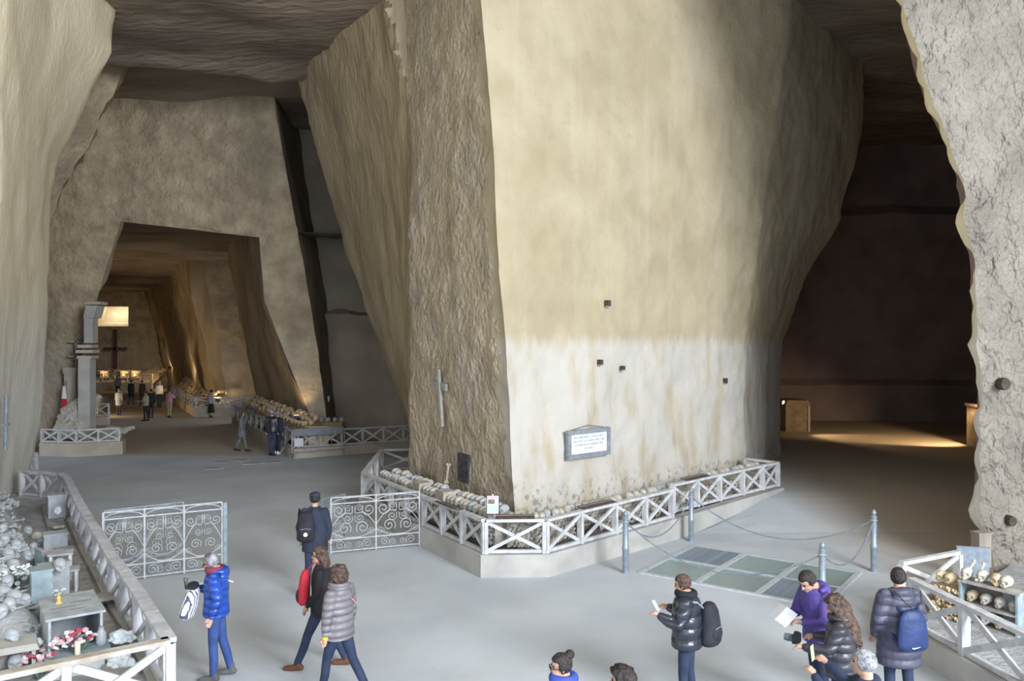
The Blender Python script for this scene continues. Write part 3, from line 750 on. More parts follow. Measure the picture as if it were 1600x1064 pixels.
gf = thing('glass_floor', 'steel framed floor lights of glass and grating in the dusty floor', 'floor light', GT)
gu, gv = GU / 3, GV / 2
un, vn = GU.normalized(), GV.normalized()
for i in range(4):
    MB().bar(gu * i + V((0, 0, .0)), gu * i + GV, .11, .05).build('frame_bar', 'steel_pale', gf)
for j in range(3):
    MB().bar(gv * j, gv * j + GU, .09, .045).build('frame_bar', 'steel_pale', gf)
for i in range(3):
    for j in range(2):
        o0 = gu * i + gv * j + un * .055 + vn * .055; du = gu - un * .11; dv = gv - vn * .11
        if (i, j) in ((0, 0), (2, 1)):
            g = MB(); g.bar(o0, o0 + du, .03, .04); g.bar(o0 + dv, o0 + dv + du, .03, .04)
            gr = g.build('grating', 'steel', gf)
            sl = MB().bar(o0 * 0, du, .022, .035).mesh('slat', 'steel')
            for k in range(16):
                part('slat', sl, gr, o0 + dv * ((k + .5) / 16))
        else:
            m = MB(); c = [o0, o0 + du, o0 + du + dv, o0 + dv]
            m.add([p + V((0, 0, .012)) for p in c] + [p - V((0, 0, .008)) for p in c], [(0, 1, 2, 3), (7, 6, 5, 4), (0, 4, 5, 1), (1, 5, 6, 2), (2, 6, 7, 3), (3, 7, 4, 0)])
            m.build('glass_pane', 'floor_glass', gf)
# ================================================================== SKULLS AND BONES
def skull_mesh(material, name='skull', sub=4):
    bm = bmesh.new(); bmesh.ops.create_icosphere(bm, subdivisions=sub, radius=1.0)
    for v in bm.verts:
        d = v.co.copy(); p = V((d.x * .070, d.y * .092 + .012, d.z * .074))
        fy = smooth((-d.y - .15) / .5); dn = smooth((.15 - d.z) / .6)
        f = fy * dn
        p.z -= .030 * f; p.x *= 1 - .26 * f * smooth((-d.z + .1) / .8); p.y -= .010 * f
        if d.y > -.1: p.z = max(p.z, -.055)
        p.z = max(p.z, -.100)
        t = smooth((abs(d.x) - .75) / .2) * smooth((.3 - abs(d.z)) / .3); p.x *= 1 - .05 * t
        for ex in (-.029, .029):
            r = math.hypot((p.x - ex) / .0205, (p.z + .014) / .019)
            if p.y < -.01 and r < 1.35: p.y += .045 * smooth((1.35 - r) / .6)
        r = math.hypot(p.x / .012, (p.z + .050) / .017)
        if p.y < 0 and r < 1.3: p.y += .026 * smooth((1.3 - r) / .7)
        if p.y < -.03 and -.086 < p.z < -.080: p.y += .006
        v.co = p
    me = bpy.data.meshes.new(name); bm.to_mesh(me); bm.free()
    me.materials.append(MATS[material]); me.polygons.foreach_set('use_smooth', [True] * len(me.polygons))
    return me
SK = [skull_mesh('bone'), skull_mesh('bone_ochre'), skull_mesh('bone_dusty')]
NSK = [0]
def skull(pos, yaw, label, group, kind=0, s=1.0, tilt=0.0, roll=0.0):
    o = bpy.data.objects.new('skull', SK[kind]); COL.objects.link(o)
    o.location = pos; o.rotation_euler = (tilt, roll, yaw); o.scale = (s, s, s); NSK[0] += 1
    return tag(o, label, 'skull', group)
def bone(m, a, b, r=.014, n=5):
    a, b = V(a), V(b); d = (b - a).normalized(); sd = d.orthogonal().normalized()
    m.tube([a, a + d * r * 2.5, a.lerp(b, .5), b - d * r * 2.5, b], [r * 1.5, r * 1.05, r * .85, r * 1.05, r * 1.5], n)
    for e in (a, b):
        for sg in (-1, 1): m.ell(e + sd * r * 1.1 * sg, (r * 1.4, r * 1.4, r * 1.4), 5, 4)
def bone_wall(name, label, p0, p1, z0, z1, inward, mt='bone', step=.085, depth=.25):
    m = MB(); p0, p1 = V(p0), V(p1); L = (p1 - p0).length; n = V(inward).normalized()
    nz_ = max(1, int((z1 - z0) / .07)); nx_ = int(L / step)
    for j in range(nz_):
        for i in range(nx_):
            t = (i + .5 + random.uniform(-.3, .3) + (j % 2) * .5) / nx_
            if t > 1: continue
            p = p0.lerp(p1, t); p = V((p.x, p.y, z0 + (j + .5) * (z1 - z0) / nz_ + random.uniform(-.012, .012))) - n * random.uniform(0, .05)
            bone(m, p, p + n * depth + V((random.uniform(-.04, .04), random.uniform(-.04, .04), random.uniform(-.02, .02))), random.uniform(.014, .022), 5)
    # packed earth core behind the bone ends
    q0, q1 = p0 + n * .06, p1 + n * .06; dd = n * .75
    m.add([V((q.x, q.y, z)) for z in (z0, z1 - .02) for q in (q0, q1, q1 + dd, q0 + dd)], [(0, 1, 5, 4), (1, 2, 6, 5), (2, 3, 7, 6), (3, 0, 4, 7), (4, 5, 6, 7)])
    o = m.build(name, mt); tag(o, label, 'bones', kind='stuff'); return o
def yaw_of(v): return math.atan2(v[0], -v[1])       # face direction -Y turned to v
inL = V((.852, .524, 0)); inR = V((-.71, .70, 0))
# rough side
a, b = c0 + inL * .42, c1 + inL * .42
a = a.lerp(b, .07)
bone_wall('bone_stack', 'wall of stacked long bones along the rough pillar face', a, b, .42, .90, inL)
n = 29
for row, (off, z) in enumerate(((.06, 1.0), (.32, 1.06))):
    for i in range(n):
        t = (i + .5) / n
        if row == 1 and random.random() < .25: continue
        p = a.lerp(b, t) + inL * (off + random.uniform(-.02, .02))
        skull((p.x, p.y, z + random.uniform(-.015, .03)), yaw_of(-inL) + random.uniform(-.3, .3), 'skull in the row on the bone wall along the rough pillar face', 'skulls along the rough pillar face', random.choice((0, 0, 2)), random.uniform(1.15, 1.3), random.uniform(-.1, .15))
# corner
inC = V((0, 1, 0)); a, b = c0 + V((.42, .45, 0)), S0 + V((.0, .45, 0))
bone_wall('bone_stack', 'wall of stacked long bones behind the corner fence panel', a, b + V((.1, 0, 0)), .42, .90, inC, depth=.3)
for i in range(6):
    p = a.lerp(b, (i + .5) / 6) + inC * .08
    skull((p.x, p.y, .99), random.uniform(-.3, .3), 'skull on the bone wall behind the corner fence panel, ' + ('leftmost', 'second from the left', 'third from the left', 'third from the right', 'second from the right', 'rightmost')[i], 'skulls behind the corner panel', random.choice((0, 2)), 1.05, random.uniform(-.1, .15))
# plaque side
a, b = S0 + inR * .40, E0 + inR * .40
bone_wall('bone_stack', 'wall of stacked long bones below the framed plaque', a, b, .43, .88, inR)
n = 48
for i in range(n):
    if random.random() < .12: continue
    p = a.lerp(b, (i + .5) / n) + inR * (.08 + random.uniform(0, .12))
    skull((p.x, p.y, .97 + .12 * smooth((i / n - .4) / .3) + random.uniform(-.03, .02)), yaw_of(-inR) + random.uniform(-.5, .5), 'skull in the row on the bone wall below the framed plaque', 'skulls below the plaque', random.choice((0, 0, 2)), random.uniform(1.1, 1.3), random.uniform(-.2, .3))
for i in range(4):   # bigger loose skulls behind the step in the fence
    p = on_line(S0, E0, 1012 + i * 11) + inR * .5
    skull((p.x, p.y, 1.0), yaw_of(-inR) + random.uniform(-.8, .8), 'large pale skull lying loose at the step in the fence, ' + ('leftmost', 'second from the left', 'third from the left', 'rightmost')[i], 'loose skulls at the step in the fence', 0, 1.2)
# things at the left end of the rough side row
p = on_line(c0, c1, 612) + inL * .55
r = thing('stone_urn', 'dusty stone urn lying among the skulls by the rough pillar edge', 'urn', (p.x, p.y, .42))
MB().lathe([(.12, 0), (.16, .1), (.17, .3), (.12, .42), (.07, .5), (.1, .56)], 14).build('body', 'plaster', r, 40); MB().lathe([(.11, .55), (.08, .6), (.02, .64)], 12).build('lid', 'plaster', r, 40)
for px, sz, lb in ((628, .34, 'pale cardboard box between the skulls near the rough pillar edge'), (664, .36, 'pale box set into the skull row under the wooden cross')):
    p = on_line(c0, c1, px) + inL * .5
    r = thing('ossuary_box', lb, 'box', (p.x, p.y, .90), math.atan2(inL.y, inL.x))
    MB().box((0, 0, .11), (.3, sz, .22)).build('body', 'worn_wood', r); MB().box((0, 0, .23), (.32, sz + .03, .02)).build('lid', 'worn_wood', r)
# wooden bier boxes seen below the plaque
for px, lb in ((935, 'dark wooden casket behind the fence under the left half of the plaque'), ):
    p = on_line(S0, E0, px) + inR * .3
    r = thing('casket', lb, 'casket', (p.x, p.y, .43), math.atan2(5.6, 6.45))
    MB().box((0, 0, .13), (.55, .2, .26)).build('body', 'rusty_board', r); MB().box((0, 0, .275), (.6, .24, .03)).build('lid', 'old_wood', r)

# nave heap beside the couple
p0, p1 = G(459, 715), G(366, 663); dn = (p1 - p0).normalized(); inN = V((dn.y, -dn.x, 0))
bone_wall('bone_stack', 'bone heap behind the fence beside the couple', p0 + inN * .5, p1 + inN * .5, .35, 1.15, inN, 'bone_ochre', .2, .3)
for row, (off, z) in enumerate(((.5, 1.2), (.72, 1.32), (.94, 1.42))):
    for i in range(30):
        p = p0.lerp(p1, (i + .5) / 30) + inN * (off + random.uniform(-.08, .08)) + dn * random.uniform(-.1, .1)
        skull((p.x, p.y, z + random.uniform(-.06, .06)), yaw_of(-inN) + random.uniform(-.7, .7), 'ochre skull heaped behind the fence beside the couple', 'skulls heaped beside the couple', 1, random.uniform(1.2, 1.4))
a, b = G(480, 713) + V((.0, 1.6, 0)), G(520, 711) + V((0, 1.6, 0))
bone_wall('bone_stack', 'short bone wall at the edge of the side chamber', V((-8.3, 32.2, 0)), V((-6.9, 32.6, 0)), .35, 1.1, (0, 1, 0), 'bone_ochre', .15, .3)
for i in range(6):
    skull((-8.15 + i * .25, 32.3 + i * .06, 1.22), random.uniform(-.4, .4), 'skull in the short row at the edge of the side chamber, ' + ('leftmost', 'second from the left', 'third from the left', 'third from the right', 'second from the right', 'rightmost')[i], 'skulls at the side chamber', 0, 1.25)
# farther heaps, too small to pick apart
def far_heap(label, p0, p1, inw, z0, z1, wd, mt, n, r):
    m = MB(); p0, p1 = V(p0), V(p1); inw = V(inw).normalized()
    for i in range(n):
        t = random.random(); s = random.random()
        p = p0.lerp(p1, t) + inw * (s * wd)
        z = z0 + (z1 - z0) * smooth(s / .8) * (.8 + .35 * noise.noise(p * .9))
        m.ell((p.x, p.y, z), (r * random.uniform(.8, 1.3), r * random.uniform(.8, 1.3), r), 6, 5)
    q0, q1 = p0, p1
    m.add([up(q0, z0), up(q1, z0), up(q1 + inw * wd, z1 * .85), up(q0 + inw * wd, z1 * .85)], [(0, 1, 2, 3)])
    return tag(m.build('bone_heap', mt), label, 'bones', kind='stuff')
a, b = G(306, 651), G(262, 622); d = (b - a).normalized(); iw = V((d.y, -d.x, 0))
far_heap('brown bone heap along the second nave buttress', a + iw * .3, b + iw * .3, iw, .6, 1.7, 1.5, 'bone_ochre', 500, .11)
far_heap('bones behind the fence of the woman in the dark skirt', G(306, 651) + V((0, .5, 0)), G(410, 650) + V((0, .5, 0)), (0, 1, 0), .5, .95, 1.3, 'bone', 260, .1)
far_heap('bone heap under the far altar cross', V((XA(150, 72), 71, 0)), V((XA(245, 72), 71, 0)), (0, 1, 0), .7, 1.7, 3, 'bone_ochre', 400, .15)
far_heap('bone heap behind the fence below the pilaster', V((XA(86, 32), 31.6, 0)), V((XA(138, 32), 31.6, 0)), (0, 1, 0), .6, 2.35, 1.4, 'bone', 600, .085)
far_heap('scattered bones right of the pilaster foot', V((XA(146, 32), 31.8, 0)), V((XA(180, 32), 32.0, 0)), (0, 1, 0), .5, .9, 1.6, 'bone', 120, .09)

# ---- left foreground ossuary
def xf(y):
    for a, b in zip(lf, lf[1:]):
        if y <= b.y: return a.x + (b.x - a.x) * (y - a.y) / (b.y - a.y)
    return lf[-1].x - (y - lf[-1].y) * .7
def mound(x, y):
    s = xf(y) - x
    h = .36 + .48 * smooth((s - 1.15 - .15 * math.sin(y * 1.7)) / .45) * smooth((20.0 - y) / 1.5) * smooth((y - 9.9) / .8)
    return h + .03 * fbm(V((x * 2, y * 2, 0)), 3)
m = MB(); ny, nx = 90, 22
for j in range(ny + 1):
    y = 6.6 + (21.3 - 6.6) * j / ny
    for i in range(nx + 1):
        s = .05 + 3.6 * i / nx
        x = (xf(y) if y > 9.03 else lf[0].x - (9.03 - y) * 1.35) - s
        m.v.append(V((x, y, mound(x, y) + .02 * fbm(V((x * 7, y * 7, 1)), 2))))
for j in range(ny):
    for i in range(nx):
        m.f.append([j * (nx + 1) + i, j * (nx + 1) + i + 1, (j + 1) * (nx + 1) + i + 1, (j + 1) * (nx + 1) + i]); m.mi.append(0)
tag(m.build('earth_bed', 'earth', smooth_angle=60), 'dusty earth bed behind the long fence at the left', 'earth', kind='stuff')
# stone gutter slabs inside the fence
for k_ in range(7):
    y0, y1 = 9.6 + k_ * 1.45, 9.6 + k_ * 1.45 + 1.38
    m = MB().bar(V((xf(y0) - .42, y0, .40)), V((xf(y1) - .42, y1, .40)), .34, .06)
    tag(m.build('gutter_slab', 'grey_wood'), 'flat grey slab laid end to end inside the long fence', 'slab', 'slabs inside the long fence')
for (px, py) in ((88, 824), (160, 935)):
    p = G(px, py, .5); r = tag(MB().bar(p + V((-.15, .2, .0)), p + V((.18, -.22, .06)), .2, .05).build('loose_plank', 'grey_wood'), 'loose grey plank tilted on the slabs, ' + ('far one' if py < 900 else 'near one'), 'plank')
pile = [(90, 797, 1.02, 2), (43, 847, .95, 2), (26, 844, .98, 2), (65, 806, .95, 2), (44, 785, 1.0, 2), (27, 878, .96, 2), (14, 856, 1.0, 2), (7, 920, .95, 2), (24, 931, .92, 2), (39, 931, .90, 2), (15, 947, .88, 2),
        (94, 882, 1.0, 2), (73, 849, .9, 2), (20, 815, 1.0, 2), (34, 808, .98, 0), (8, 835, 1.0, 2), (50, 822, .95, 2), (30, 795, 1.0, 2), (58, 795, .98, 0), (6, 880, 1.02, 2), (48, 862, .95, 2), (3, 950, .9, 2), (12, 897, 1.0, 2),
        (60, 832, .95, 2), (38, 830, 1.0, 2), (22, 862, 1.04, 2), (52, 806, 1.02, 2), (5, 812, 1.05, 2)]
for i, (px, py, z, kd) in enumerate(pile):
    p = G(px, py, z)
    sp = ('skull on the farthest little box at the left' if i == 0 else 'skull on the small white stool at the left' if i == 11 else 'dusty skull on the heap behind the long fence at the left')
    zz_ = max(z - .02, mound(p.x, p.y) + .06) if i not in (0, 11) else z
    skull((p.x, p.y, zz_ if i in (0, 11) else mound(p.x, p.y) + .075), random.uniform(.2, 1.4), sp, 'dusty skulls at the left' if i not in (0, 11) else None, kd, random.uniform(1.05, 1.25), random.uniform(-.2, .2))
m = MB()
for i in range(260):
    y = random.uniform(10.0, 20.2); s = 1.3 + abs(random.gauss(0, .7)); x = xf(y) - s
    z = mound(x, y) + .01; an = random.uniform(0, 6.28); L = random.uniform(.1, .2)
    d = V((math.cos(an) * L, math.sin(an) * L, random.uniform(-.03, .03))); bone(m, V((x, y, z)) - d, V((x, y, z)) + d, random.uniform(.014, .02), 5)
tag(m.build('loose_bones', 'bone_dusty'), 'loose dusty bones scattered over the heap at the left', 'bones', kind='stuff')
# boxes and tables
def box_thing(name, label, cat, px, py, zb, w_, d_, h_, rz, mt='dusty_wood', lid='dusty_wood', legs=False, lidt=.03, over=.03):
    p = G(px, py, zb); r = thing(name, label, cat, p, rz)
    if legs:
        for sx in (-1, 1):
            for sy in (-1, 1): MB().box((sx * (w_ / 2 - .03), sy * (d_ / 2 - .03), h_ / 2), (.04, .04, h_)).build('leg', mt, r)
    else: MB().box((0, 0, h_ / 2), (w_, d_, h_)).build('body', mt, r)
    MB().box((0, 0, h_ + lidt / 2), (w_ + over, d_ + over, lidt)).build('lid' if not legs else 'table_top', lid, r)
    return r
mat('blue_grey_wood', (.20, .27, .30), (.32, .39, .42), 5, bump=.4, bscale=20)
box_thing('skull_box', 'farthest small wooden box at the left, with one skull on it', 'box', 88, 812, .36, .34, .3, .55, .6)
box_thing('skull_box', 'wooden box with a reddish rim under the bone heap edge', 'box', 78, 895, .36, .42, .3, .34, .55, 'blue_grey_wood', 'petal_pink', lidt=.015)
box_thing('skull_box', 'low wooden box between the reddish box and the farthest box', 'box', 86, 858, .36, .4, .34, .3, .6)
box_thing('small_stool', 'small white stool carrying a skull at the left', 'stool', 95, 912, .36, .34, .28, .50, .45, 'white_wood', 'dusty_wood', True)
box_thing('small_stool', 'second low white stool next to the display box', 'stool', 105, 930, .36, .32, .24, .40, .45, 'white_wood', 'dusty_wood', True)
box_thing('cabinet', 'tall narrow blue grey cabinet behind the display box', 'cabinet', 64, 968, .36, .26, .3, .72, .62, 'blue_grey_wood', 'blue_grey_wood')
box_thing('plank_box', 'upright brown box behind the display box', 'box', 84, 940, .36, .42, .12, .58, .62, 'dusty_wood', 'dusty_wood')
box_thing('leaning_board', 'tilted board beside the reddish box', 'board', 62, 905, .36, .05, .3, .5, .9, 'blue_grey_wood', 'dusty_wood', lidt=.01)
# display box with open front and eight-sided ledge
dr = thing('display_box', 'large open wooden display box holding flowers in the left foreground', 'display box', (-5.68, 10.38, .36), .62)
w2, d2, hb = .60, .95, .62
for sx in (-1, 1): MB().box((sx * (w2 / 2 - .015), 0, hb / 2), (.03, d2, hb)).build('side_panel', 'dusty_wood', dr)
MB().box((0, d2 / 2 - .015, hb / 2), (w2 - .06, .03, hb)).build('back_panel', 'dusty_wood', dr)
MB().box((0, 0, .015), (w2 - .06, d2 - .03, .03)).build('base_panel', 'dusty_wood', dr)
tp = MB().box((0, 0, hb + .015), (w2 + .06, d2 + .06, .03)).build('top_panel', 'worn_wood' if 0 else 'dusty_wood', dr)
for k_, (x, y, L) in enumerate(((-.1, -.1, .3), (.12, .05, .25), (.05, -.25, .2))): MB().box((x, y, hb + .031), (L, .012, .003)).build('crack', 'rusty_board', tp)
ledge = [(-.36, 0), (-.36, -.25), (-.2, -.42), (.2, -.42), (.36, -.25), (.36, 0)]
mm = MB(); mm.add([V((x, y - .42, .20)) for x, y in ledge] + [V((x, y - .42, .24)) for x, y in ledge], [tuple(range(5, -1, -1)), tuple(range(6, 12))] + [(i, (i + 1) % 6, (i + 1) % 6 + 6, i + 6) for i in range(6)])
mm.build('ledge', 'blue_grey_wood', dr); MB().box((0, -.62, .1), (.55, .35, .2)).build('ledge_support', 'white_wood', dr)
RD = Matrix.Rotation(.62, 3, 'Z')
def ond(x, y, z): return V((-5.68, 10.38, .36)) + RD @ V((x, y, z))
def bouquet(label, c, rad, cols, n=26, leafn=20, hgt=.25):
    r = thing('flower_bunch', label, 'flowers', c)
    st = MB()
    for i in range(leafn):
        a = random.uniform(0, 6.28); q = V((math.cos(a) * rad * random.random(), math.sin(a) * rad * random.random(), random.uniform(.02, hgt * .8)))
        t = V((math.cos(a), math.sin(a), .4)).normalized() * .06; s_ = t.cross(V((0, 0, 1))).normalized() * .018
        st.add([q - t * .5, q + s_, q + t, q - s_], [(0, 1, 2, 3)]); st.tube([V((q.x * .2, q.y * .2, 0)), q], .004, 4)
    st.build('stems', 'leaf', r)['kind'] = 'stuff'
    fm = {}
    for i in range(n):
        a = random.uniform(0, 6.28); k = math.sqrt(random.random()) * rad; q = V((math.cos(a) * k, math.sin(a) * k, random.uniform(hgt * .4, hgt)))
        cm = random.choice(cols)
        if cm not in fm:
            f = MB()
            for ring, (rr, zz2, cnt) in enumerate(((.034, 0, 6), (.02, .012, 5))):
                for j in range(cnt):
                    b_ = 2 * math.pi * j / cnt + ring * .5; f.ell((math.cos(b_) * rr * .7, math.sin(b_) * rr * .7, zz2), (rr * .55, rr * .55, rr * .45), 6, 4)
            fm[cm] = f.mesh('flower', cm, smooth_angle=60)
        part('flower', fm[cm], r, q, (random.uniform(-.6, .6), random.uniform(-.6, .6), 0))
    return r
bouquet('red and pink flowers on the ledge of the display box', ond(.05, -.62, .24), .17, ['petal_red', 'petal_pink', 'petal_white'], 30)
bouquet('small pink flowers on the left of the display ledge', ond(-.18, -.55, .24), .10, ['petal_pink', 'petal_white'], 16, 10, .16)
bouquet('faded pink flowers beside the little skull house', G(40, 1040, .40), .16, ['petal_pink', 'petal_white'], 24, 20, .28)
bouquet('faded pink flowers in front of the display box', G(80, 1035, .40), .15, ['petal_pink', 'petal_white'], 20, 18, .26)
bouquet('dark pink flowers behind the chipped fence corner', G(62, 1062, .55), .16, ['petal_pink', 'petal_red', 'petal_white'], 20, 30, .3)
p = G(55, 905, .9); bouquet('large heap of bluish white artificial flowers on the bones', V((p.x, p.y, mound(p.x, p.y))), .40, ['petal_white'], 110, 60, .34)
p = G(22, 885, .95); bouquet('pale flowers among the skulls at the left edge', V((p.x, p.y, mound(p.x, p.y))), .28, ['petal_white'], 60, 30, .28)
r = thing('candle', 'tall cream candle on the display ledge', 'candle', ond(-.02, -.78, .24)); MB().lathe([(.03, 0), (.032, .01), (.032, .17), (.028, .175)], 12).build('wax', 'wax', r, 40); MB().tube([V((0, 0, .17)), V((.004, 0, .195))], .003, 5).build('wick', 'black', r)
r = thing('glass_jar', 'clear glass jar at the right of the display ledge', 'jar', ond(.27, -.55, .24)); MB().lathe([(.05, 0), (.06, .03), (.06, .14), (.035, .18), (.035, .2)], 14).build('body', 'clear_glass', r, 40); MB().lathe([(.037, .2), (.037, .22), (.02, .225)], 12).build('lid', 'galvanised', r, 40)
def crumple(label, c, s, mt, seed):
    bm = bmesh.new(); bmesh.ops.create_icosphere(bm, subdivisions=3, radius=1)
    for v in bm.verts:
        d = v.co.copy(); k = 1 + .5 * noise.noise(d * 2.3 + V((seed, 0, 0))) + .2 * noise.noise(d * 6 + V((0, seed, 0))); v.co = V((d.x * s[0], d.y * s[1], max(-.2, d.z) * s[2])) * k
    me = bpy.data.meshes.new('plastic_bag'); bm.to_mesh(me); bm.free(); me.materials.append(MATS[mt])
    o = bpy.data.objects.new('plastic_bag', me); COL.objects.link(o); o.location = c; return tag(o, label, 'bag')
crumple('crumpled pinkish white bag beside the display ledge', ond(.52, -.45, .22), (.16, .11, .11), 'petal_white', 3)
crumple('crumpled pale bag below the chipped fence corner', G(190, 1035, .45), (.15, .12, .12), 'petal_white', 8)
crumple('crumpled bluish bag inside the open display box', ond(-.05, -.3, .07), (.15, .12, .2), 'bone_dusty', 5)
r = thing('gilt_figure', 'small gilt figure standing on top of the display box', 'figurine', ond(-.12, .12, hb + .03)); MB().lathe([(.045, 0), (.035, .02), (.02, .03), (.028, .07), (.014, .1)], 10).build('robe', 'gold', r, 40); MB().ell((0, 0, .118), (.014, .014, .018), 8, 6).build('head', 'gold', r)
# little skull house
hr = thing('skull_house', 'little stone house sheltering one skull at the lower left', 'shrine', G(24, 1046, .40), .55)
for sx in (-1, 1): MB().box((sx * .19, 0, .13), (.04, .3, .26)).build('side_slab', 'plaster', hr)
MB().box((0, .14, .13), (.34, .03, .26)).build('back_slab', 'plaster', hr)
MB().prism([(-.25, .26), (.25, .26), (.22, .34), (-.22, .34)], -.2, .18).build('roof_slab', 'plaster', hr)
p = V(hr.location) + Matrix.Rotation(.55, 3, 'Z') @ V((0, -.04, .105)); skull(p, .5, 'skull inside the little stone house', None, 2, 1.25)
p = V(hr.location) + V((-.05, .02, .42)); skull(p, 1.2, 'worn skull on the roof of the little stone house', None, 2, 1.0)

# ---- right skull shelf
sx0, sx1 = V((6.48, 11.70, 0)), V((6.93, 11.05, 0)); dS = (sx1 - sx0); Ls = dS.length; rzS = math.atan2(dS.y, dS.x)
m = MB(); m.add([up(R3 + V((.1, 0, 0)), .3), up(R4 + V((.1, -1.2, 0)), .3), V((9.2, 8.5, .3)), V((9.3, 14.9, .3)), up(R2, .3), up(R1 + V((.05, -.05, 0)), .3)], [tuple(range(6))])
tag(m.build('earth_bed', 'earth'), 'dusty bed behind the fence at the right', 'earth', kind='stuff')
ss = thing('skull_shelf', 'two tier grey blue wooden shelf packed with skulls at the right', 'shelf', (sx0.x, sx0.y, .30), rzS)
hS, dp = .60, .34
for x, nm in ((0.015, 'side_panel'), (Ls - .015, 'side_panel')): MB().box((x, dp / 2, hS / 2), (.03, dp, hS)).build(nm, 'blue_grey_wood', ss)
for z, nm in ((.012, 'base_board'), (.30, 'shelf_board'), (hS + .0125, 'top_board')): MB().box((Ls / 2, dp / 2, z), (Ls + (.04 if z > .5 else -.06), dp, .025)).build(nm, 'grey_wood', ss)
MB().box((Ls / 2, dp - .01, hS / 2), (Ls - .06, .02, hS)).build('back_panel', 'old_wood', ss)
RS = Matrix.Rotation(rzS, 3, 'Z')
def onS(x, y, z): return V((sx0.x, sx0.y, .30)) + RS @ V((x, y, z))
for lev_, z in (('upper', .313), ('lower', .025)):
    for i in range(4):
        skull(onS(.115 + i * (Ls - .22) / 3, .15, z + .098), rzS + random.uniform(-.4, .2), 'skull on the %s tier of the grey blue shelf, %s' % (lev_, ('leftmost one', 'second from the left', 'third from the left', 'rightmost one')[i]), 'skulls on the %s tier' % lev_, random.choice((0, 1, 0)), 1.02, random.uniform(0, .15))
for i, (x, y, kd) in enumerate(((.05, .12, 0), (.25, .16, 0), (.45, .14, 1), (.58, .14, 0))):
    skull(onS(x, y, hS + .025 + .1), rzS + random.uniform(-.5, .5), 'skull lying on top of the grey blue shelf, ' + ('leftmost one', 'second from the left', 'third from the left', 'rightmost one')[i], 'skulls on top of the shelf', kd, 1.1)
m = MB(); bone(m, onS(.05, .05, hS + .05), onS(.1, .25, hS + .28), .018, 6); tag(m.build('thigh_bone', 'bone'), 'upright thigh bone on the shelf top, left one', 'bone')
m = MB(); bone(m, onS(.2, .1, hS + .05), onS(.22, .28, hS + .26), .018, 6); tag(m.build('thigh_bone', 'bone'), 'upright thigh bone on the shelf top, right one', 'bone')
skull(onS(Ls + .2, .25, hS + .06), rzS - .3, 'big greenish skull right of the grey blue shelf', None, 0, 1.35)
box_thing('side_crate', 'grey blue crate at the right end of the skull shelf', 'crate', 1596, 985, .3, .3, .4, .52, rzS, 'blue_grey_wood', 'grey_wood')
bx = onS(-.42, .0, 0)
bone_wall('bone_stack', 'ochre bones piled left of the grey blue shelf', up(onS(-.40, .05, 0), 0), up(onS(-.02, .05, 0), 0), .30, .78, RS @ V((0, 1, 0)), 'bone_ochre', .06, .2)
for x, y, s in ((-.32, .12, .95), (-.16, .1, 1.1)): skull(onS(x, y, .60), rzS - .6 + random.uniform(-.2, .2), 'ochre skull on the bone pile left of the shelf, ' + ('smaller one' if s < 1 else 'larger one'), None, 1, s)
r = thing('votive_light', 'small glowing votive light behind the fence at the right', 'candle', G(1449, 948, .3)); MB().lathe([(.03, 0), (.035, .02), (.035, .07)], 10).build('cup', 'petal_red', r, 40); MB().ell((0, 0, .085), (.016, .016, .025), 8, 6).build('flame', 'flame', r)
box_thing('standing_board', 'grey board standing behind the skull shelf', 'board', 1520, 905, .3, .5, .03, .55, -.3, 'steel', 'steel', lidt=.01)
box_thing('wooden_block', 'brown wooden block against the right rock', 'block', 1533, 885, .3, .25, .2, .6, .2, 'old_wood', 'old_wood')

# ================================================================== ON THE PILLAR
uR = V((6.41, 5.6, 0)).normalized(); nR = V((uR.y, -uR.x, 0))
pr = V((1.66, 18.37, 2.08)) + nR * .12
pl = thing('framed_plaque', 'framed white inscription plaque hanging on the pale pillar face', 'plaque', pr, math.atan2(uR.y, uR.x))
MB().box((0, .03, 0), (1.34, .05, .60)).build('backing', 'lead_frame', pl)
for x, z, w_, h_ in ((0, .27, 1.40, .10), (0, -.27, 1.40, .10), (-.645, 0, .11, .46), (.645, 0, .11, .46)):
    MB().box((x, 0, z), (w_, .08, h_)).build('frame_bar', 'lead_frame', pl)
pn = MB().box((0, .002, 0), (1.19, .03, .45)).build('panel', 'white_print', pl)
words_ = [[4, 10, 2, 6, 6], [8, 1, 2, 8, 5, 4], [2, 9, 2, 9, 4], [4, 3, 1]]
for li, ws in enumerate(words_):
    tot = sum(ws) + len(ws) - 1; cw = 1.0 / 33; x = -tot * cw / 2; lm = MB()
    for wl in ws:
        for c_ in range(wl):
            z = .145 - li * .085; k = random.random()
            lm.box((x + cw * .25, -.016, z), (cw * .22, .004, .042))
            if k < .7: lm.box((x + cw * .5, -.016, z + random.choice((-.018, .018, 0))), (cw * .5, .004, .009))
            if k > .35: lm.box((x + cw * .75, -.016, z), (cw * .18, .004, .042))
            x += cw
        x += cw
    lm.build('inscription_line', 'grey_print', pn)
MB().tube([V((-.6, .02, .31)), V((0, .03, .40)), V((.6, .02, .31))], .008, 5).build('hanging_wire', 'iron_dark', pl)
for sx in (-1, 1): MB().box((sx * .62, -.045, .27), (.04, .01, .1)).build('corner_clip', 'galvanised', pl)
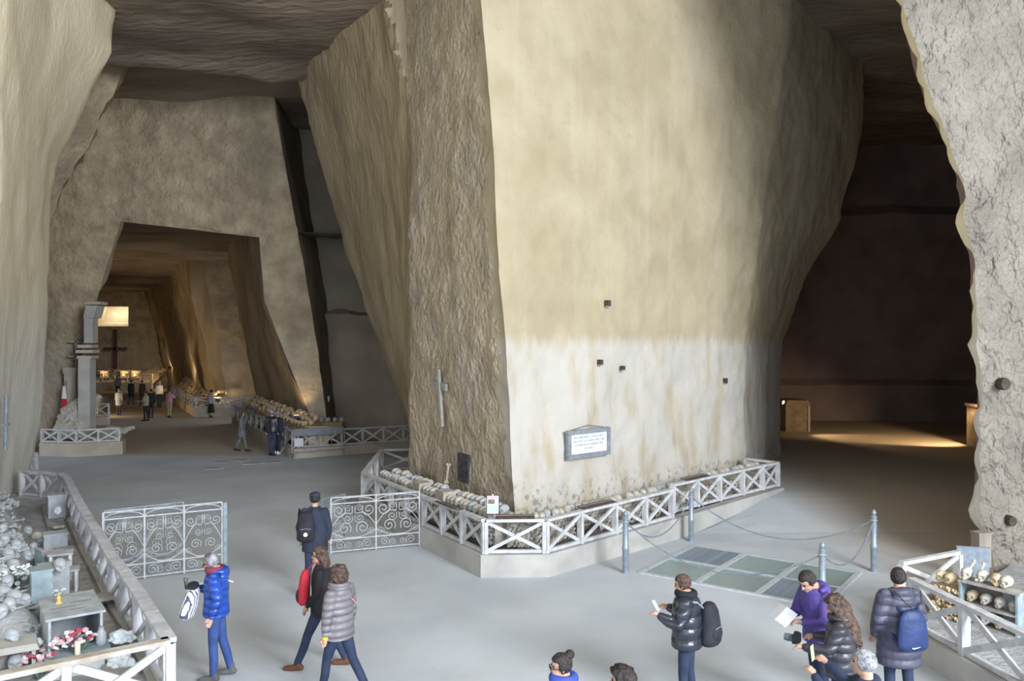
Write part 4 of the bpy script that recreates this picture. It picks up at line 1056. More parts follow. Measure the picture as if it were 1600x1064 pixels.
# wooden cross on the rough face
uL = V((-.524, .852, 0)); nL = V((-.852, -.524, 0))
cr = thing('wooden_cross', 'weathered wooden cross fixed to the rough pillar face', 'cross', V((-1.65, 19.83, 2.30)) + nL * .14, math.atan2(-uL.y, -uL.x))
MB().bar(V((.12, 0, 0)), V((-.08, 0, 1.38)), .09, .07, up=(0, 1, 0)).build('upright', 'grey_wood', cr)
MB().bar(V((-.42, .03, 1.03)), V((.30, .03, .96)), .07, .17, up=(0, 0, 1)).build('crossbar', 'grey_wood', cr)
p = on_line(V((.09, 17, 0)), V((-2.74, 21.6, 0)), 728)
o = MB().box((0, 0, 0), (.52, .05, .66)).build('slate_slab', 'slate'); o.location = up(p, 1.42) + nL * .06; o.rotation_euler = (0, 0, math.atan2(-uL.y, -uL.x)); tag(o, 'soot black slab on the rough pillar face above the skulls', 'slab')
p = on_line(V((.09, 17, 0)), V((-2.74, 21.6, 0)), 709)
m = MB(); bone(m, up(p, 1.0) + nL * .2, up(p, 1.42) + nL * .14, .03, 8); tag(m.build('thigh_bone', 'bone', smooth_angle=60), 'large bone leaning below the wooden cross', 'bone')
for x, y, s, lb in ((952, 474, .15, 'dark block as shade of the socket hole highest on the pale pillar face'), (937, 566, .13, 'dark block as shade of the socket hole left of a pair on the pillar face'), (972, 575, .11, 'dark block as shade of the socket hole right of a pair on the pillar face'), (1132, 595, .15, 'dark block as shade of the socket hole near the right of the pillar face')):
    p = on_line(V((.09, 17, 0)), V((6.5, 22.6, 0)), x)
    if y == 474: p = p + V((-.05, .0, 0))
    r = thing('putlog_shade_block', lb, 'hole', up(p, ZA(y, p.y)) + nR * .05, math.atan2(uR.y, uR.x))
    MB().box((0, .03, 0), (s * .75, .1, s * .95)).build('socket', 'hole_shade', r)  # dark block at the surface stands in for the shade of an uncut hole
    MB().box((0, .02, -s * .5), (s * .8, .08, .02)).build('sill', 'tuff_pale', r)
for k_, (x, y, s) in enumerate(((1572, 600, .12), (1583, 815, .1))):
    r = thing('putlog_shade_block', 'dark block as shade of a socket hole in the right rock, ' + ('upper one' if k_ == 0 else 'lower one'), 'hole', P(x, y, 14.78))
    MB().lathe([(s * .9, 0), (s, .05), (s * .85, .3)], 10, M=Matrix.Rotation(-math.pi / 2, 3, 'X') @ Matrix.Diagonal(V((.8, 1, 1)))).build('socket', 'hole_shade', r)  # dark plug painted as the shade of a hole, rock left uncut
# information sign
sg = thing('info_sign', 'small framed information sign on a post at the pillar corner', 'sign', (XA(770, 15.5), 15.5, .42))
MB().box((0, .03, .32), (.02, .02, .64)).build('post', 'iron_dark', sg)
zc = ZA(788.5, 15.5) - .42
fr_ = MB().box((0, .01, zc), (.25, .015, .37)).build('frame', 'black', sg)
pa_ = MB().box((0, 0, zc), (.225, .012, .345)).build('sheet', 'white_print', sg)
MB().box((0, -.008, zc + .14), (.21, .004, .045)).build('header_band', 'pink_print', pa_); MB().box((-.03, -.008, zc + .06), (.13, .004, .085)).build('picture', 'photo_dark', pa_); MB().box((0, -.008, zc - .07), (.205, .004, .13)).build('text_block', 'cyan_print', pa_)
MB().box((0, 0, zc + .19), (.03, .015, .02)).build('clip', 'white', sg)
# left wall pipe
r = thing('wall_pipe', 'blue grey pipe fixed to the near left wall', 'pipe', (-11.15, 17.75, 2.0)); MB().tube([V((0, 0, 0)), V((.02, 0, 1.2))], .04, 8).build('tube', 'steel', r, 40); MB().box((0, 0, .55), (.16, .1, .06)).build('bracket', 'steel', r)

# ================================================================== NAVE THINGS
ps = thing('pilaster', 'tall free standing grey stone pilaster with broken entablature', 'pilaster', (XA(136, 32.2), 32.2, .45))
def zp(y, d=32.2): return ZA(y, d) - .45
MB().box((0, 0, .12), (.62, .6, .24)).build('base', 'plaster_far', ps)
MB().box((0, 0, (zp(560) + .24) / 2), (.47, .46, zp(560) - .24)).build('shaft', 'plaster', ps)
for i, (y, w_) in enumerate(((558, .58), (549, .66), (541, .54))): MB().box((.03, 0, zp(y)), (w_, .56, .12)).build('capital_moulding', 'plaster_far', ps)
MB().box((.16, 0, (zp(536) + zp(497)) / 2), (.34, .42, zp(497) - zp(536))).build('upper_shaft', 'plaster', ps)
MB().prism([(0, zp(497)), (.42, zp(497)), (.56, zp(478)), (.10, zp(478))], -.3, .3).build('cornice_block', 'plaster', ps)
MB().box((.36, 0, zp(474)), (.62, .62, .12)).build('cornice', 'plaster_far', ps)
p2_ = thing('pilaster', 'shorter brown stone pier left of the tall pilaster', 'pilaster', (XA(114, 33.2), 33.2, .45))
MB().box((0, 0, 1.3), (.46, .5, 2.6)).build('shaft', 'plaster_far', p2_); MB().box((0, 0, 2.72), (.54, .56, .24)).build('cap', 'plaster_far', p2_); MB().box((.22, 0, 3.4), (.08, .4, 1.2)).build('strut', 'old_wood', p2_)
for z in (3.3, 3.9): MB().box((.1, 0, z), (.4, .4, .06)).build('ledge_bar', 'plaster_far', p2_)
fl = thing('draped_flag', 'red white and green flag draped beside the left piers', 'flag', (XA(100, 32.6), 32.6, .6))
MB().tube([V((0, .05, 0)), V((.08, .05, 2.2))], .025, 6).build('pole', 'old_wood', fl)
for z0, z1, w0, w1, mt_, nm in ((1.45, 1.95, .12, .22, 'white_cloth', 'white_band'), (.75, 1.45, .22, .34, 'red_cloth', 'red_band'), (.45, .75, .34, .38, 'green_cloth', 'green_band')):
    MB().lathe([(w1 / 2 * .4 + w0 * .3 if 0 else w1 / 2, z0), ((w0 + w1) / 4, (z0 + z1) / 2), (w0 / 2, z1)], 12, sy=.5).build(nm, mt_, fl, 40)
cz = thing('altar_cross', 'dark wooden cross on the far altar wall', 'cross', (XA(180, 74), 74, .9))
MB().box((0, 0, ZA(530, 74) / 2), (.28, .2, ZA(530, 74))).build('upright', 'rusty_board', cz); MB().box((0, 0, ZA(545, 74) - .9), (2.1, .2, .28)).build('crossbar', 'rusty_board', cz)
for k_, (px, lb) in enumerate(((162, 'glowing votive shrine left of the far altar'), (194, 'glowing votive shrine in the middle of the far altar'), (211, 'glowing votive shrine right of the far altar'))):
    r = thing('votive_shrine', lb, 'shrine', (XA(px, 70.9), 70.9, 1.1))
    MB().box((0, .2, .3), (.7, .3, .6)).build('niche', 'worn_wood', r); MB().box((0, .05, .64), (.8, .6, .07)).build('canopy', 'worn_wood', r)
    MB().ell((0, -.1, .3), (.07, .07, .12), 8, 6).build('flame', 'flame', r)
    l = bpy.data.lights.new('votive_glow', 'POINT'); l.energy = 14; l.color = (1, .62, .25); l.shadow_soft_size = .2; lo_ = bpy.data.objects.new('votive_glow', l); COL.objects.link(lo_); lo_.parent = r; lo_.location = (0, -.3, .45)
rl = thing('iron_railing', 'low black iron railing behind the tall pilaster', 'railing', G(150, 652))
e_ = G(168, 641) - G(150, 652)
MB().tube([V((0, 0, 1.0)), e_ + V((0, 0, 1.0))], .03, 6).build('handrail', 'iron_dark', rl)
for i in range(9): MB().tube([e_ * (i / 8), e_ * (i / 8) + V((0, 0, 1.0))], .018, 5).build('baluster', 'iron_dark', rl)
# crowd barrier
ba, bb = G(456, 718), G(538, 711.5)
cbx = thing('crowd_barrier', 'galvanised crowd barrier with a blue grey banner by the side chamber', 'barrier', ba, math.atan2((bb - ba).y, (bb - ba).x)); Lb = (bb - ba).length
fr = [V((0, 0, .25)), V((0, 0, 1.02)), V((.06, 0, 1.1)), V((Lb - .06, 0, 1.1)), V((Lb, 0, 1.02)), V((Lb, 0, .25)), V((0, 0, .25))]
MB().tube(fr, .022, 7).build('frame', 'galvanised', cbx)
for i in range(1, 4): MB().tube([V((Lb * i / 4, 0, .25)), V((Lb * i / 4, 0, 1.1))], .013, 5).build('bar', 'galvanised', cbx)
MB().box((Lb / 2, -.03, .98), (Lb - .12, .02, .26)).build('banner', 'lead_frame', cbx)
for x in (.08, Lb - .08):
    for sy in (-1, 1): MB().tube([V((x, 0, .28)), V((x, sy * .28, .02))], .018, 6).build('foot', 'galvanised', cbx)
MB().box((.25, -.04, .62), (.34, .015, .3)).build('notice', 'white_print', cbx)
bc = thing('crowd_barrier', 'second crowd barrier seen edge on beside the couple', 'barrier', G(448, 709), 2.2)
MB().tube([V((0, 0, .25)), V((0, 0, 1.05)), V((1.2, 0, 1.05)), V((1.2, 0, .25)), V((0, 0, .25))], .022, 7).build('frame', 'galvanised', bc)
for sy in (-1, 1): MB().tube([V((.08, 0, .28)), V((.08, sy * .28, .02))], .018, 6).build('foot', 'galvanised', bc)
for i in range(1, 6): MB().tube([V((i * .2, 0, .25)), V((i * .2, 0, 1.05))], .012, 5).build('bar', 'galvanised', bc)
# paper scraps on the floor
for i, (x, y) in enumerate(((345, 722), (372, 719), (392, 724), (428, 722), (330, 732))):
    a = random.uniform(0, 3); m = MB(); pts_ = [V((random.uniform(.25, .5) * math.cos(b_), random.uniform(.2, .35) * math.sin(b_), 0)) for b_ in [k * 1.05 for k in range(6)]]
    m.add(pts_ + [q_ + V((0, 0, .012)) for q_ in pts_], [tuple(range(5, -1, -1)), tuple(range(6, 12))] + [(k, (k + 1) % 6, (k + 1) % 6 + 6, k + 6) for k in range(6)])
    o = m.build('mortar_patch', 'plaster'); o.location = G(x, y) + V((0, 0, .0)); tag(o, 'pale mortar patch on the floor before the nave, ' + ('second from the left', 'middle one', 'second from the right', 'rightmost one', 'nearest one on the left')[i], 'patch', 'mortar patches on the floor')

# ================================================================== LAMPS
def flood(label, loc, aim, power, size=60, col=(1, .70, .38), show=True, blend=.6, sc=1.0):
    r = thing('flood_lamp', label, 'lamp', loc)
    d = (V(aim) - V(loc)).normalized(); q = d.to_track_quat('-Y', 'Z').to_matrix()
    MB().box((0, 0, 0), (.24 * sc, .12 * sc, .18 * sc), q).build('housing', 'iron_dark', r)
    MB().box(d * .065 * sc, (.2 * sc, .012, .14 * sc), q).build('lens', 'lamp_face', r)
    MB().box((0, 0, -.14 * sc), (.05, .05, .12 * sc)).build('bracket', 'iron_dark', r)
    l = bpy.data.lights.new('flood_beam', 'SPOT'); l.energy = power; l.color = col; l.spot_size = math.radians(size); l.spot_blend = blend; l.shadow_soft_size = .12
    o = bpy.data.objects.new('flood_beam', l); COL.objects.link(o); o.parent = r; o.location = d * .12 * sc; o.rotation_euler = d.to_track_quat('-Z', 'Y').to_euler()
    return r
# right hall tomb and lamps
tb = thing('stone_tomb', 'low stone block carrying a lamp in the dark right hall', 'tomb', (XA(1239, 35.6), 35.6, fz(12, 35)))
MB().box((0, 0, .55), (1.08, 1.3, 1.1)).build('block', 'stone_block', tb); MB().prism([(-.56, 1.1), (.56, 1.1), (.42, 1.34), (-.5, 1.38)], -.7, .7).build('rough_top', 'stone_block', tb)
MB().box((.45, -.67, .55), (.06, .05, 1.1)).build('edge_strip', 'plaster_far', tb)
flood('small bright lamp on the stone block in the dark hall', (XA(1222, 34.6), 34.6, ZA(628, 34.6)), (17, 30, 0.2), 450, 75, sc=.9)
tb2 = thing('stone_tomb', 'narrow stone pier with a lamp beside the right rock', 'tomb', (XA(1540, 30), 30, fz(18, 30)))
MB().box((0, 0, .75), (.9, .9, 1.5)).build('block', 'stone_block', tb2); MB().box((0, 0, 1.55), (1.0, 1.0, .1)).build('cap', 'stone_block', tb2)
flood('small bright lamp on the narrow pier beside the right rock', (XA(1533, 29.4), 29.4, ZA(630, 29.4)), (15.5, 32.5, 0.2), 1000, 85, sc=.8)
# warm floods among the bones; those past the couple are added, unseen nave fill
flood('warm flood lamp hidden behind the fence beside the couple', (-8.75, 32.75, 1.28), (-8.9, 33.8, 4), 60, 110)
flood('warm flood lamp on the kerb beside the couple', (-10.9, 34.0, 1.55), (-13.2, 36.5, 6), 45, 150)
flood('added warm fill lamp behind the second nave fence', (-17.0, 46.6, .95), (-18, 50.5, 6), 110, 160)
flood('added warm fill lamp farther along the nave bones', (-21.4, 52.6, 1.75), (-25, 57, 6), 140, 160)
flood('added warm fill lamp on the left side of the nave', (-24.5, 45.5, .25), (-20, 50, 6), 650, 150)
flood('added warm fill lamp near the far altar', (-29.5, 69.5, 2.1), (-36, 74, 3), 260, 150)
wl = thing('wall_lamp', 'small white lamp on the dark reveal of the side chamber', 'lamp', P(508, 624, YL + .8) + V((.12, -.1, 0)))
MB().lathe([(.07, -.1), (.1, 0), (.1, .12), (.06, .16)], 12).build('shade', 'white', wl, 40); MB().box((0, .1, .05), (.05, .15, .05)).build('arm', 'galvanised', wl)
print('skulls', NSK[0])
# ================================================================== PEOPLE
mat('skin', (.42, .25, .18), (.52, .33, .25), 8, rough=.6)
mat('hair_black', (.015, .012, .012), (.05, .04, .038), 40, bump=.6, bscale=60, rough=.6)
mat('hair_brown', (.035, .022, .018), (.13, .085, .065), 30, bump=.7, bscale=50, rough=.6)
mat('hair_grey', (.15, .155, .17), (.40, .42, .45), 30, bump=.7, bscale=60, rough=.7)
mat('hair_salt', (.10, .10, .11), (.42, .44, .48), 9, bump=.7, bscale=60, rough=.7)
def cloth(name, c1, rough=.8, puff=None, spec=.3):
    k = tuple(min(1, x * 1.35 + .005) for x in c1)
    m = mat(name, c1, k, 5, rough=rough, bump=.35, bscale=14, bdist=.03, spec=spec)
    if puff:
        nt = m.node_tree; N = nt.nodes; L = nt.links
        tc = N.new('ShaderNodeTexCoord'); wv = N.new('ShaderNodeTexWave'); wv.bands_direction = 'Z'; wv.wave_profile = 'SIN'
        wv.inputs['Scale'].default_value = puff; wv.inputs['Distortion'].default_value = .6; L.new(tc.outputs['Object'], wv.inputs['Vector'])
        bp = N.new('ShaderNodeBump'); bp.inputs['Strength'].default_value = .8; bp.inputs['Distance'].default_value = .03
        pw = N.new('ShaderNodeMath'); pw.operation = 'POWER'; pw.inputs[1].default_value = .5; L.new(wv.outputs['Fac'], pw.inputs[0])
        L.new(pw.outputs[0], bp.inputs['Height']); old = N['Principled BSDF'].inputs['Normal'].links
        if old: L.new(old[0].from_socket, bp.inputs['Normal'])
        L.new(bp.outputs[0], N['Principled BSDF'].inputs['Normal'])
    return name
cloth('c_navy_coat', (.022, .028, .05)); cloth('c_blue_puffer', (.012, .055, .30), .32, 3.2, .5); cloth('c_jeans', (.03, .06, .19)); cloth('c_dark_jeans', (.018, .028, .06)); cloth('c_faded', (.03, .04, .075)); cloth('c_black', (.012, .012, .015))
cloth('c_grey_puffer', (.15, .14, .155), .45, 3.6, .5); cloth('c_black_shiny', (.018, .022, .034), .3, 2.4, .6); cloth('c_purple', (.065, .045, .20), .5); cloth('c_dark_puffer', (.03, .03, .042), .4, 3.2, .5); cloth('c_long_puffer', (.055, .055, .085), .5, 2.6, .4)
cloth('c_navy', (.02, .03, .06)); cloth('c_fur', (.012, .013, .018)); cloth('c_blue_bag', (.015, .03, .10), .5); cloth('c_royal', (.04, .07, .33)); cloth('c_grey_coat', (.13, .14, .155)); cloth('c_leather', (.012, .014, .02), .35, None, .6)
cloth('c_pink', (.38, .20, .26)); cloth('c_beige', (.30, .27, .18)); cloth('c_tan', (.22, .19, .13)); cloth('c_lightgrey', (.36, .35, .34)); cloth('c_skyblue', (.12, .22, .42)); cloth('c_white', (.62, .62, .62)); cloth('c_red', (.38, .02, .035)); cloth('c_yellow', (.48, .40, .03)); cloth('c_scarf', (.16, .03, .06)); cloth('c_bag_dark', (.018, .018, .026)); cloth('c_shoe', (.015, .014, .014), .5); cloth('c_brown_leather', (.10, .04, .02), .5); cloth('c_grey_shoe', (.08, .08, .085))
def ex_bag(nt, tc, col):
    wv = nt.nodes.new('ShaderNodeTexWave'); wv.inputs['Scale'].default_value = 6; wv.inputs['Distortion'].default_value = 6; wv.inputs['Detail Scale'].default_value = 1.5
    nt.links.new(tc.outputs['Object'], wv.inputs[0]); mr = nt.nodes.new('ShaderNodeMapRange'); mr.inputs[1].default_value = .72; mr.inputs[2].default_value = .82; nt.links.new(wv.outputs['Fac'], mr.inputs[0])
    return mixc(nt, mr.outputs[0], col, (.08, .09, .16))
mat('c_patterned', (.60, .60, .66), (.70, .70, .74), 4, extra=ex_bag)
PENDING = []
def loft(m, rings, n=16):
    """rings: (centre, rx, ry)"""
    o = len(m.v)
    for c, rx, ry in rings:
        c = V(c)
        for j in range(n):
            a = 2 * math.pi * j / n; m.v.append(c + V((rx * math.cos(a), ry * math.sin(a), 0)))
    k = len(rings)
    for i in range(k - 1):
        for j in range(n):
            j2 = (j + 1) % n; m.f.append([o + i * n + j, o + i * n + j2, o + (i + 1) * n + j2, o + (i + 1) * n + j]); m.mi.append(0)
    m.f.append([o + j for j in range(n)][::-1]); m.mi.append(0); m.f.append([o + (k - 1) * n + j for j in range(n)]); m.mi.append(0)
def fuse(m, name, material, parent, vox, it=3):
    o = m.build(name, material, parent)
    md = o.modifiers.new('remesh', 'REMESH'); md.mode = 'VOXEL'; md.voxel_size = vox; md.use_smooth_shade = True
    sm = o.modifiers.new('smooth', 'SMOOTH'); sm.factor = .5; sm.iterations = it
    PENDING.append(o); return o
def hair_piece(c, R, M, style, mt, parent, seed=0.0):
    bm = bmesh.new(); bmesh.ops.create_icosphere(bm, subdivisions=4, radius=1.0)
    for v in bm.verts:
        d = v.co.copy(); k = 1.10
        lump = {'curly': .28, 'longcurly': .26, 'short': .04, 'long': .06, 'bun': .03}.get(style, .05)
        k += lump * (noise.noise(d * 3.2 + V((seed, 0, 0))) + .6 * noise.noise(d * 8 + V((0, seed, 0))))
        if style in ('curly', 'longcurly'): k += .30
        face = smooth((d.y - .35) / .25) * smooth((.50 - d.z) / .25)
        k = k * (1 - face) + .78 * face
        p = V((d.x * R[0] * k, d.y * R[1] * k, d.z * R[2] * k))
        if d.y < .25 and d.z < -.1:
            ext = {'longcurly': 2.6, 'long': 1.3, 'curly': .35, 'short': -.15, 'bun': -.1}.get(style, 0)
            p.z *= 1 + ext * smooth((.25 - d.y) / .4) * smooth((-d.z - .1) / .6)
            if style in ('longcurly', 'long'):
                q_ = smooth((.25 - d.y) / .4) * smooth((-d.z - .1) / .6); p.y -= (.065 if style == 'longcurly' else .05) * q_; p.x *= 1 + .45 * q_
        elif d.z < -.2: p.z *= .6
        v.co = M @ p + c
    me = bpy.data.meshes.new('hair'); bm.to_mesh(me); bm.free(); me.materials.append(MATS[mt]); me.polygons.foreach_set('use_smooth', [True] * len(me.polygons))
    o = bpy.data.objects.new('hair', me); COL.objects.link(o); o.parent = parent; return o
def nrm(v): return V(v).normalized()
def person(label, loc, heading, h, top, hem, legs_mat, hair='short', hair_mat='hair_brown', armL=None, armR=None, legL=(4, 4), legR=(-4, 4), pitch=0, turn=0, puff=.0, hood=False, collar=None,
           shoe='c_shoe', near=True, group=None, skirt=False, cap=False, glasses=False, lean=0, belly=0.0, cuff=None, slim=1.0, curl=.6):
    s = h / 1.75; vox = .013 if near else .03
    root = thing('person', label, 'person', loc, math.radians(heading), group)
    # joints
    L1, L2_, hipz = .43, .43, .93
    feet = {}; kn = {}; hp = {}
    for sd, (th, kb) in ((-1, legL), (1, legR)):
        a = math.radians(th); b = math.radians(th - kb)
        hpv = V((sd * .09, 0, hipz)); k = hpv + V((sd * .005, math.sin(a) * L1, -math.cos(a) * L1)); f = k + V((0, math.sin(b) * L2_, -math.cos(b) * L2_))
        hp[sd], kn[sd], feet[sd] = hpv, k, f
    dz = .085 - min(feet[-1].z, feet[1].z)
    for d_ in (hp, kn, feet):
        for sd in (-1, 1): d_[sd] = d_[sd] + V((0, 0, dz))
    T = Matrix.Rotation(math.radians(-lean), 3, 'X')
    def t(p): p = V(p); return T @ (p - V((0, 0, .95))) + V((0, 0, .95 + dz))
    sh = {sd: t((sd * .175, -.01, 1.415)) for sd in (-1, 1)}
    arms = {-1: armL or ((-.14, -.05, -1), (-.04, .18, -1)), 1: armR or ((.14, -.05, -1), (.04, .18, -1))}
    el, wr, fd = {}, {}, {}
    for sd in (-1, 1):
        ua, fa = nrm(arms[sd][0]), nrm(arms[sd][1]); el[sd] = sh[sd] + ua * .285; wr[sd] = el[sd] + fa * .245; fd[sd] = fa
    HR = Matrix.Rotation(math.radians(turn), 3, 'Z') @ Matrix.Rotation(math.radians(-pitch), 3, 'X')
    neck = t((0, -.005, 1.50)); hc = neck + HR @ V((0, .03, .125))
    S = lambda p: V(p) * s
    # body: one continuous figure
    m = MB()
    tor = [(.90, .14, .10), (.98, .155, .108), (1.10, .125 + belly, .09 + belly), (1.25, .145, .105), (1.36, .16, .10), (1.43, .13, .08), (1.48, .06, .058), (1.56, .052, .055)]
    loft(m, [(S(t((0, 0, z))), rx * s * slim, ry * s) for z, rx, ry in tor])
    for sd in (-1, 1):
        m.limb([S(hp[sd]), S(kn[sd]), S(feet[sd])], [.072 * s, .05 * s, .036 * s]); m.limb([S(feet[sd] + V((0, 0, -.03))), S(feet[sd] + V((0, .12, -.06)))], [.028 * s, .018 * s])
        m.limb([S(sh[sd]), S(el[sd]), S(wr[sd])], [.046 * s, .036 * s, .027 * s])
        if near:   # hand: palm, four fingers, thumb
            f = fd[sd]; x = f.cross(V((0, 0, 1))); x = x.normalized() if x.length > .1 else V((0, 1, 0)); n = x.cross(f).normalized()
            if abs(f.z) > .8: x, n = V((0, 1, 0)) - f * f.y, V((-sd, 0, 0)); x.normalize()
            pc = wr[sd] + f * .05
            m.ell(S(pc), (.001, .001, .001), 4, 3); m.limb([S(wr[sd]), S(wr[sd] + f * .035), S(wr[sd] + f * .075)], [.026 * s, .031 * s, .03 * s], 8)
            for q, ln in ((-.03, .062), (-.01, .075), (.011, .07), (.03, .055)):
                b0_ = wr[sd] + f * .08 + x * q; b1 = b0_ + (f * (1 - curl * .4) - n * curl * .7).normalized() * ln * .55; b2 = b1 + (f * (1 - curl) - n * curl * 1.3).normalized() * ln * .5
                m.limb([S(b0_ - f * .02), S(b1), S(b2)], [.0105 * s, .0098 * s, .0085 * s], 6)
            b0_ = wr[sd] + f * .03 + x * (.03 * sd * -1); m.limb([S(b0_), S(b0_ + (f * .7 - x * sd * .6 - n * .3).normalized() * .04), S(b0_ + (f * .9 - x * sd * .3 - n * .6).normalized() * .07)], [.013 * s, .011 * s, .009 * s], 6)
        else: m.ell(S(wr[sd] + fd[sd] * .07), (.035 * s, .035 * s, .06 * s), 8, 6)
    hs = s
    m.ell(S(hc + HR @ V((0, -.005, .03))), (.076 * hs, .092 * hs, .088 * hs), 16, 12, HR)
    m.ell(S(hc + HR @ V((0, .022, -.045))), (.056 * hs, .068 * hs, .075 * hs), 14, 10, HR)
    if near:
        m.limb([S(hc + HR @ V((0, .088, .012))), S(hc + HR @ V((0, .108, -.024)))], [.010 * s, .015 * s], 8)
        m.ell(S(hc + HR @ V((0, .085, -.068))), (.022 * s, .012 * s, .012 * s), 8, 6); m.ell(S(hc + HR @ V((0, .078, -.10))), (.02 * s, .016 * s, .014 * s), 8, 6)
        for sd in (-1, 1): m.ell(S(hc + HR @ V((sd * .077, -.005, -.012))), (.010 * s, .02 * s, .032 * s), 8, 6)
    body = fuse(m, 'body', 'skin', root, .0105 if near else .025, 2 if near else 1)
    if near:
        for sd in (-1, 1):
            MB().ell(S(hc + HR @ V((sd * .031, .083, .005))), (.013 * s, .008 * s, .007 * s), 8, 6).build('eye', 'hair_black', root); MB().limb([S(hc + HR @ V((sd * .018, .09, .024))), S(hc + HR @ V((sd * .047, .08, .024)))], [.005 * s, .004 * s], 6).build('eyebrow', hair_mat, root)
        MB().limb([S(hc + HR @ V((-.018, .092, -.068))), S(hc + HR @ V((.018, .092, -.068)))], [.006 * s, .006 * s], 6).build('lips', 'c_pink', root)
        if glasses:
            g = MB()
            for sd in (-1, 1):
                g.tube([S(hc + HR @ V((sd * .034 + .026 * math.cos(a), .104, .002 + .02 * math.sin(a)))) for a in [i * math.pi / 6 for i in range(13)]], .003, 5)
                g.tube([S(hc + HR @ V((sd * .06, .10, .006))), S(hc + HR @ V((sd * .085, 0, .0)))], .003, 5)
            g.tube([S(hc + HR @ V((-.008, .106, .006))), S(hc + HR @ V((.008, .106, .006)))], .003, 5); g.build('glasses', 'black', root)
    # trousers or skirt
    m = MB()
    if skirt:
        loft(m, [(S((0, 0, .30 + dz)), .24 * s, .2 * s), (S((0, 0, .7 + dz)), .19 * s, .15 * s), (S((0, 0, 1.02 + dz)), .15 * s, .11 * s)])
    else:
        loft(m, [(S((0, 0, .84 + dz)), .155 * s, .115 * s), (S((0, 0, .93 + dz)), .172 * s, .128 * s), (S(t((0, 0, 1.05))), .145 * s, .108 * s)])
        for sd in (-1, 1): m.limb([S(hp[sd] + V((0, -.005, 0))), S(hp[sd].lerp(kn[sd], .5)), S(kn[sd]), S(kn[sd].lerp(feet[sd], .5) + V((0, -.012, 0))), S(feet[sd] + V((0, -.005, .02)))], [.092 * s, .082 * s, .064 * s, .060 * s, .052 * s], 12)
    fuse(m, 'skirt' if skirt else 'trousers', legs_mat, root, vox)
    for sd in (-1, 1):
        m = MB(); f = feet[sd]; raise_ = f.z > .12
        tz = f.z - .085
        m.limb([S(f + V((0, -.05, -.045))), S(f + V((0, .07, -.05))), S(f + V((0, .16, -.055 - (tz * .4 if raise_ else 0))))], [.046 * s, .047 * s, .038 * s], 10); m.limb([S(f + V((0, -.02, -.03))), S(f + V((0, -.01, .05)))], [.05 * s, .05 * s], 10)
        for v_ in m.v: v_.z = max(v_.z, (f.z - .085) * s + .004 if not raise_ else v_.z)
        fuse(m, 'shoe', shoe, root, .014 if near else .025, 2)
    # jacket
    m = MB(); p_ = .022 + puff
    rings = []
    zz_ = [hem, (hem + 1.0) / 2 if hem < .95 else hem + .04, 1.02, 1.12, 1.25, 1.36, 1.43, 1.475, 1.50]
    prof_ = {1.02: (.165, .12), 1.12: (.15 + belly, .115 + belly), 1.25: (.165, .122), 1.36: (.172, .115), 1.43: (.145, .095), 1.475: (.085, .075), 1.50: (.07, .068)}
    for z in zz_:
        rx, ry = prof_.get(z, (.175 + (.02 if hem < .8 else 0), .13 + (.02 if hem < .8 else 0)))
        e = p_ if z < 1.44 else p_ * .6
        c = t((0, 0, z)) if z > .95 else V((0, 0, z + dz))
        rings.append((S(c), (rx + e) * s * slim, (ry + e) * s))
    rings = [r_ for i, r_ in enumerate(rings) if i == 0 or r_[0].z > rings[i - 1][0].z + .005]
    loft(m, rings, 20)
    for sd in (-1, 1):
        m.limb([S(sh[sd]), S(sh[sd].lerp(el[sd], .5)), S(el[sd]), S(el[sd].lerp(wr[sd], .5)), S(wr[sd] - fd[sd] * .01)], [(.062 + puff) * s, (.060 + puff) * s, (.054 + puff * .8) * s, (.048 + puff * .7) * s, (.038 + puff * .4) * s], 12)
    fuse(m, 'jacket', top, root, vox)
    if hood:
        m = MB(); hb_ = t((0, -.095, 1.455)); m.ell(S(hb_), (.14 * s, .085 * s, .10 * s), 14, 10); m.tube([S(t((.12 * math.sin(a), -.02 - .09 * math.cos(a), 1.49 + .02 * math.cos(a)))) for a in [(-1 + i / 6) * 2.0 for i in range(13)]], .035 * s, 8)
        fuse(m, 'hood', top, root, vox)
    if collar:
        m = MB(); m.tube([S(t((.10 * math.sin(a), .01 - .10 * math.cos(a), 1.505))) for a in [i * 2 * math.pi / 16 for i in range(17)]], .052 * s, 10)
        fuse(m, 'collar', collar, root, vox)
    if cuff:
        for sd in ((1,) if cuff[1] == 'R' else (-1,) if cuff[1] == 'L' else (-1, 1)): MB().tube([S(wr[sd] - fd[sd] * .07), S(wr[sd] + fd[sd] * .035)], [.05 * s, .044 * s], 12).build('cuff', cuff[0], root, 40)
    if hair: hair_piece(S(hc + HR @ V((0, -.01, .022))), (.083 * s, .099 * s, .10 * s), HR, hair, hair_mat, root, loc[0])
    if hair == 'bun': m = MB(); m.ell(S(hc + HR @ V((0, -.10, .10))), (.05 * s, .05 * s, .045 * s), 12, 8); m.build('hair_bun', hair_mat, root, 60)
    if cap:
        m = MB(); m.ell(S(hc + HR @ V((0, -.01, .075))), (.10 * s, .118 * s, .055 * s), 16, 8, HR); m.ell(S(hc + HR @ V((0, .085, .06))), (.065 * s, .06 * s, .014 * s), 12, 6, HR); fuse(m, 'flat_cap', 'c_navy_coat', root, vox)
    M4 = Matrix.Translation(V(loc)) @ Matrix.Rotation(math.radians(heading), 4, 'Z')
    return root, dict(W=lambda p: M4 @ V(p), wr={k: M4 @ S(wr[k] + fd[k] * .09) for k in wr}, sh={k: M4 @ S(sh[k]) for k in sh}, t=lambda p: M4 @ S(t(p)), s=s, head=M4 @ S(hc))
